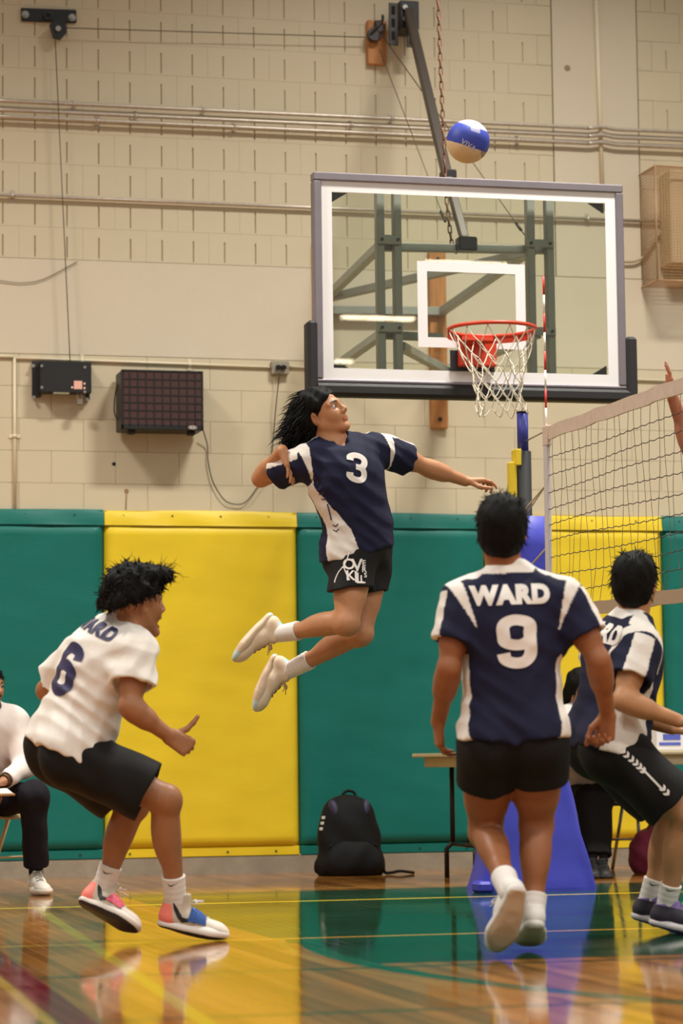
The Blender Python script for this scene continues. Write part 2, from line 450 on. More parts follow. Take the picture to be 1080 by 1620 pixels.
conduit('conduit', 'thick painted pipe running up the wall at the upper right', [(941, -40), (953.5, 330)], .0145, .015, M_paintpipe)
conduit('conduit', 'thin cream conduit rising up the wall beside the black control box', [(23.5, 808), (23, 566)], .0085, .012, M_paintpipe, [(23.3, 690)])
conduit('conduit', 'cream conduit running level from the control box to the outlet', [(23, 566), (428, 581)], .0085, .012, M_paintpipe, [(130, 570.3), (300, 576.8)])
conduit('conduit', 'thin cream conduit along the beam right of the backboard', [(456, 580), (1085, 603.5)], .008, .012, M_paintpipe)
conduit('conduit', 'thin cream conduit at the left edge above the green pad', [(-60, 561.5), (22, 564.5)], .0085, .012, M_paintpipe)
# ================================================================== wall fixtures
M_black = mat('black_paint', (26, 24, 25), .45); M_blackp = mat('black_rubber', (30, 27, 28), .6, noise=.1, nscale=8)
M_steel = mat('dark_steel', (70, 66, 66), .4, .8); M_frame = mat('grey_tube', (158, 158, 150), .5, .2, noise=.06, nscale=8)
M_bolt = mat('bolt', (170, 165, 158), .35, .9); M_wood = mat('stained_plank', (186, 124, 66), .55, noise=.22, nscale=6, stretch=(6, 6, .6))
M_cable = mat('steel_cable', (92, 80, 66), .5, .5); M_cord = mat('black_cord', (24, 22, 22), .5)

# black control box
def rect_on_wall(u0, v0, u1, v1): a, b = wall_pt(u0, v0), wall_pt(u1, v1); return a[0], a[2], b[0], b[2]
x0, z1, x1, z0 = rect_on_wall(60, 575, 140, 626)
t = thing('control_box', 'black metal control box with padlock high on the wall', 'control box', ((x0+x1)/2, WALL_Y, z0))
bd = MB().box((x0, WALL_Y-.12, z0), (x1, WALL_Y-.02, z1), .004).build('housing', M_black, t)
for (u, v) in ((66, 579), (134, 581), (66, 613), (134, 620)):
    q = wall_pt(u, v, .12); MB().cyl(q, q-V(0, .006, 0), .009, 10).build('bolt', M_bolt, t)
MB().box((x0-.04, WALL_Y-.03, z0-.02), (x0+.015, WALL_Y-.006, z1+.01), .003).build('mounting_flange', M_blackp, t)
MB().box((x1-.02, WALL_Y-.03, z0-.03), (x1+.004, WALL_Y-.006, z1+.012), .003).build('mounting_flange', M_blackp, t)
for (u, v) in ((52, 579), (53, 629), (137, 632)):
    q = wall_pt(u, v, .03); MB().cyl(q, q-V(0, .014, 0), .012, 6).build('bolt', M_bolt, t)
q = wall_pt(123.5, 609, .122); MB().box(q-V(.026, .0, .026), q+V(.026, .002, .026)).build('warning_sticker', mat('pink_sticker', (236, 178, 160), .6), t)
for u, v in ((133.5, 607), (133.5, 614), (114, 613)):
    q = wall_pt(u, v, .122); MB().cyl(q, q-V(0, .005, 0), .007, 10).build('indicator', mat('indicator', (236, 196, 184), .5), t)
q = wall_pt(97, 622, .122); MB().box(q-V(.05, 0, .006), q+V(.05, .002, .006)).build('maker_plate', mat('plate', (150, 140, 110), .5, .4), t)
q = wall_pt(126, 634, .1); pl = MB().box(q-V(.022, .016, .030), q+V(.022, .012, .012), .005).build('padlock', mat('padlock', (150, 138, 122), .35, .7), t)
MB().tube(spline([q+V(-.014, 0, .01), q+V(-.014, 0, .04), q+V(0, 0, .052), q+V(.014, 0, .04), q+V(.014, 0, .01)], 4), .004, 6).build('shackle', M_bolt, pl)

# loudspeaker with a grid grille
x0, z1, x1, z0 = rect_on_wall(192, 584, 323, 681)
dpt = .22; sc = (15.9/16.66)
a = at_y(192, 584, WALL_Y-dpt-.03); b = at_y(322, 681, WALL_Y-dpt-.03); x0, z1, x1, z0 = a[0], a[2], b[0], b[2]
t = thing('loudspeaker', 'black wall loudspeaker with a reddish grid grille and hanging cord', 'loudspeaker', ((x0+x1)/2, WALL_Y, z0))
yf = WALL_Y-dpt-.03
MB().box((x0, yf+.012, z0), (x1, WALL_Y-.03, z1), .008).build('cabinet', M_black, t)
MB().box((x0+.012, yf+.004, z0+.03), (x1-.012, yf+.014, z1-.012), .002).build('speaker_cloth', mat('reddish_cloth', (74, 46, 44), .8, bump=.3, bscale=900), t)
fr = MB()
for (lo, hi) in (((x0, z0), (x1, z0+.032)), ((x0, z1-.014), (x1, z1)), ((x0, z0), (x0+.014, z1)), ((x1-.014, z0), (x1, z1))):
    fr.box((lo[0], yf, lo[1]), (hi[0], yf+.02, hi[1]), .003)
fr.build('grille_frame', M_black, t)
for i in range(1, 10):
    x = x0+(x1-x0)*i/10; MB().box((x-.0035, yf, z0+.02), (x+.0035, yf+.008, z1-.01)).build('grille_bar', M_black, t)
for i in range(1, 7):
    z = z0+.02+(z1-z0-.03)*i/7; MB().box((x0+.01, yf+.001, z-.0035), (x1-.01, yf+.009, z+.0035)).build('grille_bar', M_black, t)
q = V(x1-.07, yf-.001, z0+.017); lg = MB(); lg.tube([q+V(.026*math.cos(k*.4189), 0, .0095*math.sin(k*.4189)) for k in range(15)], .0022, 5, closed=True)
lg.box(q-V(.016, .001, .004), q+V(-.002, .001, .004)); lg.box(q+V(.003, -.001, -.004), q+V(.014, .001, .004)); lg.build('oval_badge', mat('badge', (214, 206, 198), .4), t)
for x in (x0+.05, x1-.09): MB().box((x, yf+.04, z0-.025), (x+.045, yf+.10, z0), .004).build('foot', M_blackp, t)
MB().tube(spline([at_y(192, 598, yf+.1), at_y(183, 620, yf+.15), at_y(180.5, 650, yf+.17), at_y(186, 663, yf+.14), at_y(192, 660, yf+.1)], 6), .004, 6).build('side_cable', M_cord, t)

# outlet box and cords
q = wall_pt(441, 583); t = thing('outlet_box', 'grey double outlet box with a plugged cord under the conduit', 'outlet', q)
MB().box(q+V(-.057, -.045, -.042), q+V(.057, 0, .042), .003).build('steel_box', mat('outlet_steel', (172, 162, 148), .4, .6), t)
for dx in (-.017, .018): MB().cyl(q+V(dx, -.044, .003), q+V(dx, -.075, -.004), .016, 12).build('plug', M_cord, t)
for dx in (-.048, .048): MB().cyl(q+V(dx, -.044, .0), q+V(dx, -.048, 0), .004, 8).build('screw', M_bolt, t)
pts = [(442, 590), (436.5, 640), (431, 705), (424, 745), (406, 772), (390, 793), (375, 798), (355, 791), (337, 763), (329, 730), (328, 705), (321, 680)]
tag(MB().tube(spline([at_y(u, v, WALL_Y-.06 if i < 2 else WALL_Y-.02 if 2 <= i < 11 else WALL_Y-.06) for i, (u, v) in enumerate(pts)], 6), .0036, 6).build('power_cord', M_cord),
    'black power cord looping from the outlet down to the loudspeaker', 'cord')
tag(MB().tube(spline([wall_pt(u, v, .012) for u, v in ((-40, 440), (0, 444), (35, 447.5), (70, 441), (122, 414))], 8), .0028, 5).build('slack_wire', mat('wire', (128, 112, 90), .6)),
    'slack grey wire sagging across the beam at the left edge', 'wire')

# pulley plate, top left, with its cables
q = wall_pt(77, 25); t = thing('pulley_bracket', 'black pulley bracket bolted to the wall at upper left', 'pulley', q)
a, b = wall_pt(33, 24), wall_pt(120, 27); d = nrm(b-a)
MB().box((0, -.02, -.042), (np.linalg.norm(b-a), 0, .042), .003, (d, V(0, 1, 0), np.cross(d, V(0, 1, 0))), a+V(0, -.002, 0)).build('back_plate', M_black, t)
for u, v in ((40, 23), (114, 28)):
    q = wall_pt(u, v, .022); MB().cyl(q, q-V(0, .018, 0), .016, 6).cyl(q, q-V(0, .006, 0), .024, 14).build('bolt', M_bolt, t)
q = wall_pt(76, 26, .03); MB().tube([q+V(.022*math.cos(k*.5236), -.02, .022*math.sin(k*.5236)) for k in range(12)], .008, 6, closed=True).build('swivel_eye', M_steel, t)
q = wall_pt(91, 47, .08); MB().poly([(-.05, .03), (0, .065), (.05, .035), (.055, -.02), (.02, -.06), (-.025, -.05)], q+V(0, -.02, 0), V(1, 0, 0), V(0, 0, 1), V(0, .05, 0)).build('sheave_housing', M_black, t)
MB().cyl(q-V(0, .035, 0), q+V(0, .03, 0), .017, 12).build('axle_nut', M_bolt, t)
def cable(label, pts, r=.0032, name='cable', M=M_cable): return tag(MB().tube(pts, r, 6).build(name, M), label, 'cable')
cable('thin steel cable hanging from the upper left pulley to the control box', [wall_pt(87, 56, .09), wall_pt(111, 577, .09)])
cable('thin steel cable stretched level from the upper left pulley to the wooden block', [wall_pt(100, 44, .09), wall_pt(578, 59, .07)])

# wooden block with its pulley
q = wall_pt(593.5, 69); x0, z1, x1, z0 = rect_on_wall(578.5, 34, 609, 105)
t = thing('pulley_block', 'small wooden block with a grey pulley near the top of the wall', 'pulley', ((x0+x1)/2, WALL_Y, z0))
MB().box((x0, WALL_Y-.045, z0), (x1, WALL_Y-.001, z1), .004).build('wood_block', M_wood, t)
q = wall_pt(597, 47, .06); MB().box(q+V(-.02, -.02, -.05), q+V(.03, .015, .06), .006).cyl(q+V(-.03, -.045, -.04), q+V(-.03, .01, -.04), .045, 16).cyl(q+V(.005, -.05, .0), q+V(.005, .01, 0), .025, 14).build('pulley_wheel', M_steel, t)
MB().tube(spline([q+V(-.06, -.04, -.05), q+V(-.02, -.06, 0), q+V(.02, -.05, .05), q+V(.03, -.02, .09)], 5), .010, 6).build('hook', M_steel, t)

# top hanger with slotted plates
q = wall_pt(640, 40); t = thing('hanger_bracket', 'dark slotted steel hanger at the very top of the picture', 'bracket', q)
def plate(u0, v0, u1, v1, dy, th=.012, M=M_steel):
    a, b = at_y(u0, v0, WALL_Y-dy), at_y(u1, v1, WALL_Y-dy)
    return MB().box((a[0], WALL_Y-dy, b[2]), (b[0], WALL_Y-dy+th, a[2]), .003)
plate(615, 4, 630, 72, .2).build('slotted_plate', M_steel, t)
for v in (16, 36, 56):
    a = at_y(622, v, WALL_Y-.203); MB().box(a-V(.012, 0, .028), a+V(.012, .002, .028)).build('slot', M_dark, t)
plate(633, 0, 663, 46, .24, .2).build('clevis', M_black, t); plate(643, 40, 656, 75, .19).build('slotted_plate', M_steel, t)
a = at_y(650, 66, WALL_Y-.192); MB().box(a-V(.010, 0, .018), a+V(.010, .002, .018)).build('slot', M_dark, t)
for v in (12, 30): a = at_y(640, v, WALL_Y-.245); MB().cyl(a, a-V(0, .015, 0), .018, 6).build('bolt', M_bolt, t)

# ================================================================== backboard
BY = 14.15
A_, B_, C_, D_ = (at_y(u, v, BY) for u, v in ((488, 274), (984.3, 291.6), (989, 613.5), (504, 608.5)))
BC = (A_+B_+C_+D_)/4; BW, BH = (B_[0]-A_[0]+C_[0]-D_[0])/2, (A_[2]+B_[2]-C_[2]-D_[2])/2
bx = lambda a, b, d=0: V(BC[0]+a, BY+d, BC[2]+b)
t = thing('basketball_backboard', 'glass basketball backboard with orange hoop hanging in front of the block wall', 'backboard', (BC[0], BY, BC[2]-BH/2))
M_alu = mat('anodized_frame', (140, 132, 138), .4, .6, noise=.05, nscale=10)
M_white = mat('white_enamel', (236, 232, 232), .45)
GL = bpy.data.materials.new('tempered_glass'); GL.use_nodes = True; N, L = GL.node_tree.nodes, GL.node_tree.links; N.clear()
ou = N.new('ShaderNodeOutputMaterial'); mx = N.new('ShaderNodeMixShader'); tr = N.new('ShaderNodeBsdfTransparent'); gg = N.new('ShaderNodeBsdfGlossy'); fr = N.new('ShaderNodeFresnel')
tr.inputs[0].default_value = (.95, .985, .945, 1); gg.inputs['Roughness'].default_value = .0; fr.inputs[0].default_value = 1.5
L.new(fr.outputs[0], mx.inputs[0]); L.new(tr.outputs[0], mx.inputs[1]); L.new(gg.outputs[0], mx.inputs[2]); L.new(mx.outputs[0], ou.inputs[0])
hw, hh = BW/2, BH/2
MB().box(bx(-hw+.02, -hh+.02, -.004), bx(hw-.02, hh-.02, .006)).build('glass', GL, t)
fw_ = .046
for nm, lo, hi in (('frame_rail', (-hw, hh-fw_), (hw, hh)), ('frame_rail', (-hw, -hh), (hw, -hh+.02)), ('frame_rail', (-hw, -hh+.0205), (-hw+fw_, hh-fw_-.0005)), ('frame_rail', (hw-fw_, -hh+.0205), (hw, hh-fw_-.0005))):
    MB().box(bx(lo[0], lo[1], -.02), bx(hi[0], hi[1], .055), .006).build(nm, M_alu, t)
bw_ = .064
def rectline(name, a0, b0, a1, b1, w, d):
    mb = MB()
    for lo, hi in (((a0, b1-w), (a1, b1)), ((a0, b0), (a1, b0+w)), ((a0, b0+w), (a0+w, b1-w)), ((a1-w, b0+w), (a1, b1-w))):
        mb.box(bx(lo[0], lo[1], d-.0015), bx(hi[0], hi[1], d))
    return mb.build(name, M_white, t)
rectline('white_border', -hw+fw_-.004, -hh+.018, hw-fw_+.004, hh-fw_+.004, bw_, -.0045)
s0, s1 = at_y(661, 549, BY)-BC, at_y(829, 419, BY)-BC
rectline('target_square', s0[0], s0[2], s1[0], s1[2], .056, -.0045)
for sx, sz in ((-1, 1), (1, 1), (1, -1), (-1, -1)):
    xx, zz = sx*(hw-fw_-bw_), sz*(hh-fw_-bw_+.004) if sz > 0 else -hh+.018+bw_
    MB().poly([(0, 0), (-sx*.09, 0), (0, -sz*.055)], bx(xx, zz, .012), V(1, 0, 0), V(0, 0, 1), V(0, .012, 0)).build('corner_gusset', M_steel, t)
# black edge padding
MB().box(bx(-hw-.005, -hh-.075, -.04), bx(hw+.03, -hh-.003, .07), .018).build('bottom_padding', M_blackp, t)
MB().box(bx(-hw-.045, -hh-.06, -.04), bx(-hw+.012, -hh+.34, .07), .016).build('side_padding', M_blackp, t)
MB().box(bx(hw-.005, -hh-.06, -.04), bx(hw+.06, -hh+.30, .07), .016).build('side_padding', M_blackp, t)
# steel support behind the glass
FY = BY+.14
def fpt(u, v, y=FY): return at_y(u, v, y)
for u, v1 in ((601, 306), (628, 306), (839, 316), (869, 316)):
    a, b = fpt(u, v1-18), fpt(u, 606); xm = (a[0]+b[0])/2
    MB().box((xm-.022, FY-.03, b[2]), (xm+.022, FY+.03, a[2]), .004).build('support_tube', M_frame, t)
for u0, v0, u1, v1 in ((598, 371, 634, 387), (833, 378, 876, 392), (598, 511, 637, 526), (838, 517, 879, 531)):
    a, b = fpt(u0, v0, FY-.045), fpt(u1, v1, FY-.045); pp = MB().box((a[0], FY-.05, b[2]), (b[0], FY-.036, a[2]), .003).build('clamp_plate', M_frame, t)
    for f in (.15, .85): MB().cyl((a[0]+(b[0]-a[0])*f, FY-.05, (a[2]+b[2])/2), (a[0]+(b[0]-a[0])*f, FY-.062, (a[2]+b[2])/2), .009, 6).build('bolt', M_steel, pp)
def strut(a, b, w=.05, h=.05, nm='brace'): return MB().bar(a, b, w, h, bev=.004).build(nm, M_frame, t)
strut(fpt(602, 391, FY+.06), fpt(870, 396, FY+.06), .045, .045, 'support_tube')
strut(fpt(520, 491, WALL_Y-.06), fpt(705, 493, WALL_Y-.06), .05, .055, 'support_tube')
strut(fpt(520, 468, WALL_Y-.08), fpt(604, 386, FY+.06))
strut(fpt(520, 471, WALL_Y-.08), fpt(842, 398, FY+.08))
strut(fpt(700, 492, WALL_Y-.07), fpt(850, 388, FY+.07))
strut(fpt(520, 588, WALL_Y-.08), fpt(604, 528, FY+.06))
strut(fpt(712, 590, WALL_Y-.07), fpt(634, 548, FY+.06))
strut(fpt(705, 592, WALL_Y-.07), fpt(850, 528, FY+.07))
strut(fpt(602, 530, FY+.06), fpt(700, 534, FY+.06), .04, .045, 'support_tube')
# hoop
RC = V(at_y(778, 525, 13.76)[0], 13.76, 3.02); RR = .2285+.008
M_or = mat('orange_enamel', (212, 66, 38), .38)
MB().tube([RC+RR*V(math.cos(k*math.tau/48), math.sin(k*math.tau/48), 0) for k in range(48)], .0105, 10, closed=True).build('rim', M_or, t)
fl_ = MB()
vs = []; fs = []
for k in range(25):
    a_ = math.pi*(.02+.96*k/24); c_, s_ = math.cos(a_), math.sin(a_)
    for r_, z_ in ((RR+.004, -.004), (RR+.007, -.004), (RR+.007, -.042), (RR+.004, -.042)): vs.append(RC+V(r_*c_, r_*s_, z_))
for k in range(24):
    for j in range(4): fs.append((k*4+j, k*4+(j+1) % 4, k*4+4+(j+1) % 4, k*4+4+j))
fl_.add(vs, fs).build('rim_band', M_or, t)
ba, bb_ = at_y(724, 549, BY-.03), at_y(781, 582, BY-.03)
br = MB().box((ba[0], BY-.09, bb_[2]), (bb_[0], BY-.02, RC[2]+.0), .006)
br.poly([(-.09, 0), (.09, 0), (.06, .17), (-.06, .17)], (RC[0]-.02, RC[1]+.2, RC[2]-.03), V(1, 0, 0), V(0, 1, 0), V(0, 0, .02))
br.build('rim_bracket', M_or, t)
MB().box((ba[0]-.04, BY-.02, bb_[2]-.02), (bb_[0]+.01, BY-.006, RC[2]-.06), .003).build('bracket_backing', mat('backing', (36, 36, 44), .5), t)
# cord net of the hoop
net = MB(); nl = 12; rows = [(0, RR-.004), (-.09, .200), (-.165, .165), (-.23, .142), (-.29, .130), (-.345, .125), (-.40, .130), (-.455, .140)]
def npt(i, k):
    z, r_ = rows[i]; a_ = (k+.5*(i % 2))*math.tau/nl+.12
    return RC+V(r_*math.cos(a_)+.05*(z/-.45), r_*math.sin(a_), z-.012)+V(random.gauss(0, .006), random.gauss(0, .006), random.gauss(0, .008) if i > 5 else 0)*min(1, i/3)
NP = [[npt(i, k) for k in range(nl)] for i in range(len(rows))]
for i in range(len(rows)-1):
    for k in range(nl):
        a_ = NP[i][k]
        for kk in ((k, k-1) if i % 2 == 0 else (k, k+1)):
            b_ = NP[i+1][kk % nl]; mid = (a_+b_)/2+V(0, 0, -.008); net.tube(spline([a_, mid, b_], 3), .0032, 5)
        net.ball(a_, .0055, 6, 4)
net.build('cord_net', mat('net_cord', (222, 212, 194), .8), t)
# swing arm, chain, guy cables
arm = thing('swing_arm', 'dark steel strut leaning from the top hanger down to the backboard frame', 'strut', at_y(738, 392, FY))
p0, p1, p2 = at_y(646, 18, WALL_Y-.25), at_y(707, 278, 14.75), at_y(736, 384, FY+.02)
M_arm = mat('brown_steel', (86, 78, 72), .45, .6)
MB().bar(p0, p1, .055, .06, bev=.006).build('upper_strut', M_arm, arm); MB().bar(at_y(709, 284, 14.7), p2, .045, .05, bev=.005).build('lower_strut', M_arm, arm)
MB().box(p1-V(.035, .05, .03), p1+V(.045, .05, .03), .008).build('joint', M_steel, arm); MB().box(p2-V(.05, .04, .05), p2+V(.06, .04, .03), .008).build('end_clamp', M_steel, arm)
ch = thing('hoist_chain', 'rusty steel hoist chain hanging beside the strut behind the ball', 'chain', at_y(716, 398, FY+.05))
M_rust = mat('rusty_chain', (122, 84, 62), .6, .3, noise=.25, nscale=30)
cp = [at_y(u, v, 14.55) for u, v in ((692, -40), (694, 40), (700, 190), (705, 300), (712, 370), (719, 400), (727, 378))]
cp = spline(cp, 10); acc = [cp[0]]; out = []
L_ = 0; step = .042; tot = 0; cum = [0]
for i in range(1, len(cp)): cum.append(cum[-1]+np.linalg.norm(cp[i]-cp[i-1]))
def along(s):
    for i in range(1, len(cp)):
        if cum[i] >= s: f = (s-cum[i-1])/(cum[i]-cum[i-1]); return cp[i-1]*(1-f)+cp[i]*f
    return cp[-1]
lk = MB(); s = 0; k = 0
LINK = MB().tube([V(.010*math.cos(a), 0, (.016 if math.sin(a) > 0 else -.016)+.010*math.sin(a)) for a in np.linspace(0, math.tau, 10, endpoint=False)], .0042, 5, closed=True)
me0 = None
while s < cum[-1]-.05:
    a_, b_ = along(s), along(s+step); d = nrm(b_-a_); q = Vector(d).to_track_quat('Z', 'Y'); R = q.to_matrix().to_4x4() @ Matrix.Rotation(math.pi/2*(k % 2), 4, 'Z')
    if me0 is None: o = LINK.build('chain_link', M_rust); me0 = o.data
    else: o = put('chain_link', me0)
    o.matrix_world = Matrix.Translation(Vector((a_+b_)/2)) @ R; mw = o.matrix_world.copy()
    o.parent = ch; o.matrix_parent_inverse = Matrix.Translation(-Vector(ch.location)); s += step; k += 1
g1 = cable('guy cable running from the wooden block down to the right clamp of the frame', [at_y(600, 50, WALL_Y-.1), at_y(834, 378, FY)], .0034, 'guy_cable')
g2 = cable('guy cable running from the wooden block down to the end of the chain', [at_y(600, 78, WALL_Y-.1), at_y(704, 350, 14.5)], .003, 'guy_cable')
MB().tube([at_y(816, 353, FY+.16), at_y(824, 364, FY+.1)], .009, 7).build('turnbuckle', M_steel, g1)
MB().tube([at_y(697, 335, 14.65), at_y(704, 350, 14.55)], .009, 7).build('hook', M_steel, g2)
# wooden boards on the wall that carry the frame
for (u0, v0, u1, v1), lb in (((675.5, 398, 706, 679), 'brown wooden board on the wall seen behind the target square'),
                             ((494, 380, 524.5, 602), 'brown wooden board on the wall behind the left edge of the backboard')):
    x0, z1, x1, z0 = rect_on_wall(u0, v0, u1, v1)
    w = tag(MB().box((x0, WALL_Y-.045, z0), (x1, WALL_Y-.001, z1), .004).build('wooden_board', M_wood), lb, 'board', 'boards carrying the backboard frame')
    for f in (.05, .5, .95): MB().cyl(((x0+x1)/2, WALL_Y-.044, z0+(z1-z0)*f), ((x0+x1)/2, WALL_Y-.06, z0+(z1-z0)*f), .014, 6).build('lag_bolt', M_steel, w)

# wire guard with a beige unit, right edge
t = thing('wall_unit', 'beige wall unit in a wire guard at the right edge', 'heater', wall_pt(1070, 445))
M_beige = mat('beige_enamel', (206, 180, 142), .45); M_gw = mat('guard_wire', (190, 150, 110), .5, .3)
a, b = at_y(1059, 267, WALL_Y-.22), at_y(1150, 420, WALL_Y-.22)
MB().box((a[0], WALL_Y-.22, b[2]), (b[0], WALL_Y-.01, a[2]), .012).build('casing', M_beige, t)
a, b = at_y(1036, 262, WALL_Y-.30), at_y(1160, 447, WALL_Y-.30); gx0, gz1, gx1, gz0 = a[0], a[2], b[0], b[2]; gd = .30
g = MB()
for (p, q) in (((gx0, gz0), (gx0, gz1)), ((gx0, gz1), (gx1, gz1)), ((gx0, gz0), (gx1, gz0)), ((gx1, gz0), (gx1, gz1))):
    g.tube([(p[0], WALL_Y-gd, p[1]), (q[0], WALL_Y-gd, q[1])], .006, 6)
for x in (gx0, gx1):
    for z in (gz0, gz1): g.tube([(x, WALL_Y-gd, z), (x, WALL_Y, z)], .006, 6)
g.build('guard_frame', M_gw, t)
g = MB(); n = 12
for i in range(1, 26):
    x = gx0+(gx1-gx0)*i/26; g.tube([(x, WALL_Y-gd, gz0), (x, WALL_Y-gd, gz1), (x, WALL_Y, gz1)], .0016, 4); g.tube([(x, WALL_Y-gd, gz0), (x, WALL_Y, gz0)], .0016, 4)
for i in range(1, 38):
    z = gz0+(gz1-gz0)*i/38; g.tube([(gx0, WALL_Y, z), (gx0, WALL_Y-gd, z), (gx1, WALL_Y-gd, z), (gx1, WALL_Y, z)], .0016, 4)
for i in range(1, 12):
    y = WALL_Y-gd*i/12
    for x in (gx0, gx1): g.tube([(x, y, gz0), (x, y, gz1)], .0016, 4)
    for z in (gz0, gz1): g.tube([(gx0, y, z), (gx1, y, z)], .0016, 4)
tag(g.build('guard_mesh', M_gw, t), kind='stuff')
tag(MB().tube(spline([wall_pt(u, v, .03) for u, v in ((985, 414), (1005, 413), (1022, 402), (1037, 378), (1056, 352))], 8), .009, 8).build('flexible_conduit', mat('flex', (176, 156, 126), .5)),
    'flexible grey conduit curving into the beige wall unit', 'conduit')
# high bay lamps that light the room
M_tube = mat('lamp_tube', (255, 238, 214), .5, emit=(255, 236, 206), estr=34); M_house = mat('lamp_housing', (220, 218, 210), .5)
for y, lb in ((-10.36, 'fluorescent lamp reflected as a bright bar above the target square'), (-15.5, 'fluorescent lamp reflected as a long bright bar left of the target square'), (-20.45, 'fluorescent lamp reflected as a short bright bar at the lower left of the glass')):
    x, z = 11.85 if y > -20 else 12.05, 8.2; l = thing('ceiling_lamp', lb, 'lamp', (x, y, z), 'ceiling lamps behind the camera')
    MB().box((x-.72, y-.3, z+.02), (x+.72, y+.3, z+.10), .02).build('housing', M_house, l)
    for k in (-1, 0, 1): MB().box((x+k*.43-.2, y-.1, z), (x+k*.43+.2, y+.1, z+.02), .004).build('tube', M_tube, l)
# ================================================================== distance-field modelling of people
def smin(a, b, k):
    if k <= 0: return np.minimum(a, b)
    h = np.maximum(k-np.abs(a-b), 0)/k
    return np.minimum(a, b)-h*h*k*.25
class Cone:      # tapered capsule; flat=(axis, factor) squashes the section along one axis
    def __init__(s, a, b, r1, r2=None, k=.02, flat=None, op='u'):
        s.a, s.b = np.asarray(a, float), np.asarray(b, float); s.r1, s.r2 = r1, r1 if r2 is None else r2; s.k, s.op = k, op; s.flat = flat; s.cuts = []
        s.disp = None
    def bounds(s):
        r = max(s.r1, s.r2)*(max(1, s.flat[1]) if s.flat else 1); return np.minimum(s.a, s.b)-r, np.maximum(s.a, s.b)+r
    def grow(s, g): q = Cone(s.a, s.b, s.r1+g, s.r2+g, s.k, s.flat, s.op); q.cuts = list(s.cuts); return q
    def d(s, X, Y, Z):
        ba = (s.b-s.a).astype(np.float32); px, py, pz = X-np.float32(s.a[0]), Y-np.float32(s.a[1]), Z-np.float32(s.a[2])
        t = np.clip((px*ba[0]+py*ba[1]+pz*ba[2])/max(1e-9, float(ba@ba)), 0, 1)
        qx, qy, qz = px-t*ba[0], py-t*ba[1], pz-t*ba[2]; l2 = qx*qx+qy*qy+qz*qz; m = 1
        if s.flat:
            w, f = s.flat; w = np.asarray(w, np.float32); dt = qx*w[0]+qy*w[1]+qz*w[2]; l2 = l2+(1/(f*f)-1)*dt*dt; m = min(1, f)
        return (np.sqrt(np.maximum(l2, 0))-(s.r1+(s.r2-s.r1)*t))*m
class Ell:
    def __init__(s, c, axes, r, k=.02, op='u'):
        s.c = np.asarray(c, float); s.A = np.array(axes, float); s.r = np.array(r, float); s.k, s.op = k, op; s.cuts = []
    def bounds(s):
        e = np.sqrt(((s.A*s.r[:, None])**2).sum(0)); return s.c-e, s.c+e
    def grow(s, g): q = Ell(s.c, s.A, s.r+g, s.k, s.op); q.cuts = list(s.cuts); return q
    def d(s, X, Y, Z):
        px, py, pz = X-np.float32(s.c[0]), Y-np.float32(s.c[1]), Z-np.float32(s.c[2]); k0 = 0; k1 = 0
        for i in range(3):
            a = s.A[i].astype(np.float32); q = (px*a[0]+py*a[1]+pz*a[2])/np.float32(s.r[i]); k0 = k0+q*q; k1 = k1+(q/np.float32(s.r[i]))**2
        k0 = np.sqrt(k0); return k0*(k0-1)/np.maximum(np.sqrt(k1), 1e-6)
def cut(p, pt, n):  # keep the side the normal points away from
    p.cuts.append((np.asarray(pt, float), nrm(n))); return p
def hollow(en, d, r1, r2, depth=.022, k=.003, flat=None):   # open end of a sleeve, a trouser leg or a hem
    d = nrm(d); q = Cone(en-d*.1, en+d*.25, r1, r2, k, flat, 's'); q.cuts.append((en-d*depth, -d)); return q
def mesh_field(prims, h=.004, pad=.012, disp=None, region=None):
    lo = np.min([p.bounds()[0] for p in prims if p.op == 'u'], 0)-pad; hi = np.max([p.bounds()[1] for p in prims if p.op == 'u'], 0)+pad
    if region is not None: lo, hi = np.maximum(lo, region[0]), np.minimum(hi, region[1])
    n = np.ceil((hi-lo)/h).astype(int)+1
    ax = [(lo[i]+h*np.arange(n[i])).astype(np.float32) for i in range(3)]
    val = np.full(n, .05, np.float32)
    for p in prims:
        a, b = p.bounds(); mg = max(p.k, .012)+h*2
        i0 = np.maximum(np.floor((a-mg-lo)/h).astype(int), 0); i1 = np.minimum(np.ceil((b+mg-lo)/h).astype(int)+1, n)
        if (i1 <= i0).any(): continue
        X, Y, Z = ax[0][i0[0]:i1[0], None, None], ax[1][None, i0[1]:i1[1], None], ax[2][None, None, i0[2]:i1[2]]
        d = p.d(X, Y, Z)
        for (pt, nn) in p.cuts:
            d = np.maximum(d, (X-np.float32(pt[0]))*np.float32(nn[0])+(Y-np.float32(pt[1]))*np.float32(nn[1])+(Z-np.float32(pt[2]))*np.float32(nn[2]))
        sl = (slice(i0[0], i1[0]), slice(i0[1], i1[1]), slice(i0[2], i1[2]))
        if p.op == 'u': val[sl] = smin(val[sl], d, p.k)
        else: val[sl] = -smin(-val[sl], d, p.k)
    if disp is not None:
        X, Y, Z = ax[0][:, None, None], ax[1][None, :, None], ax[2][None, None, :]
        val = val+disp(X, Y, Z).astype(np.float32)
    return nets(val, lo, h)
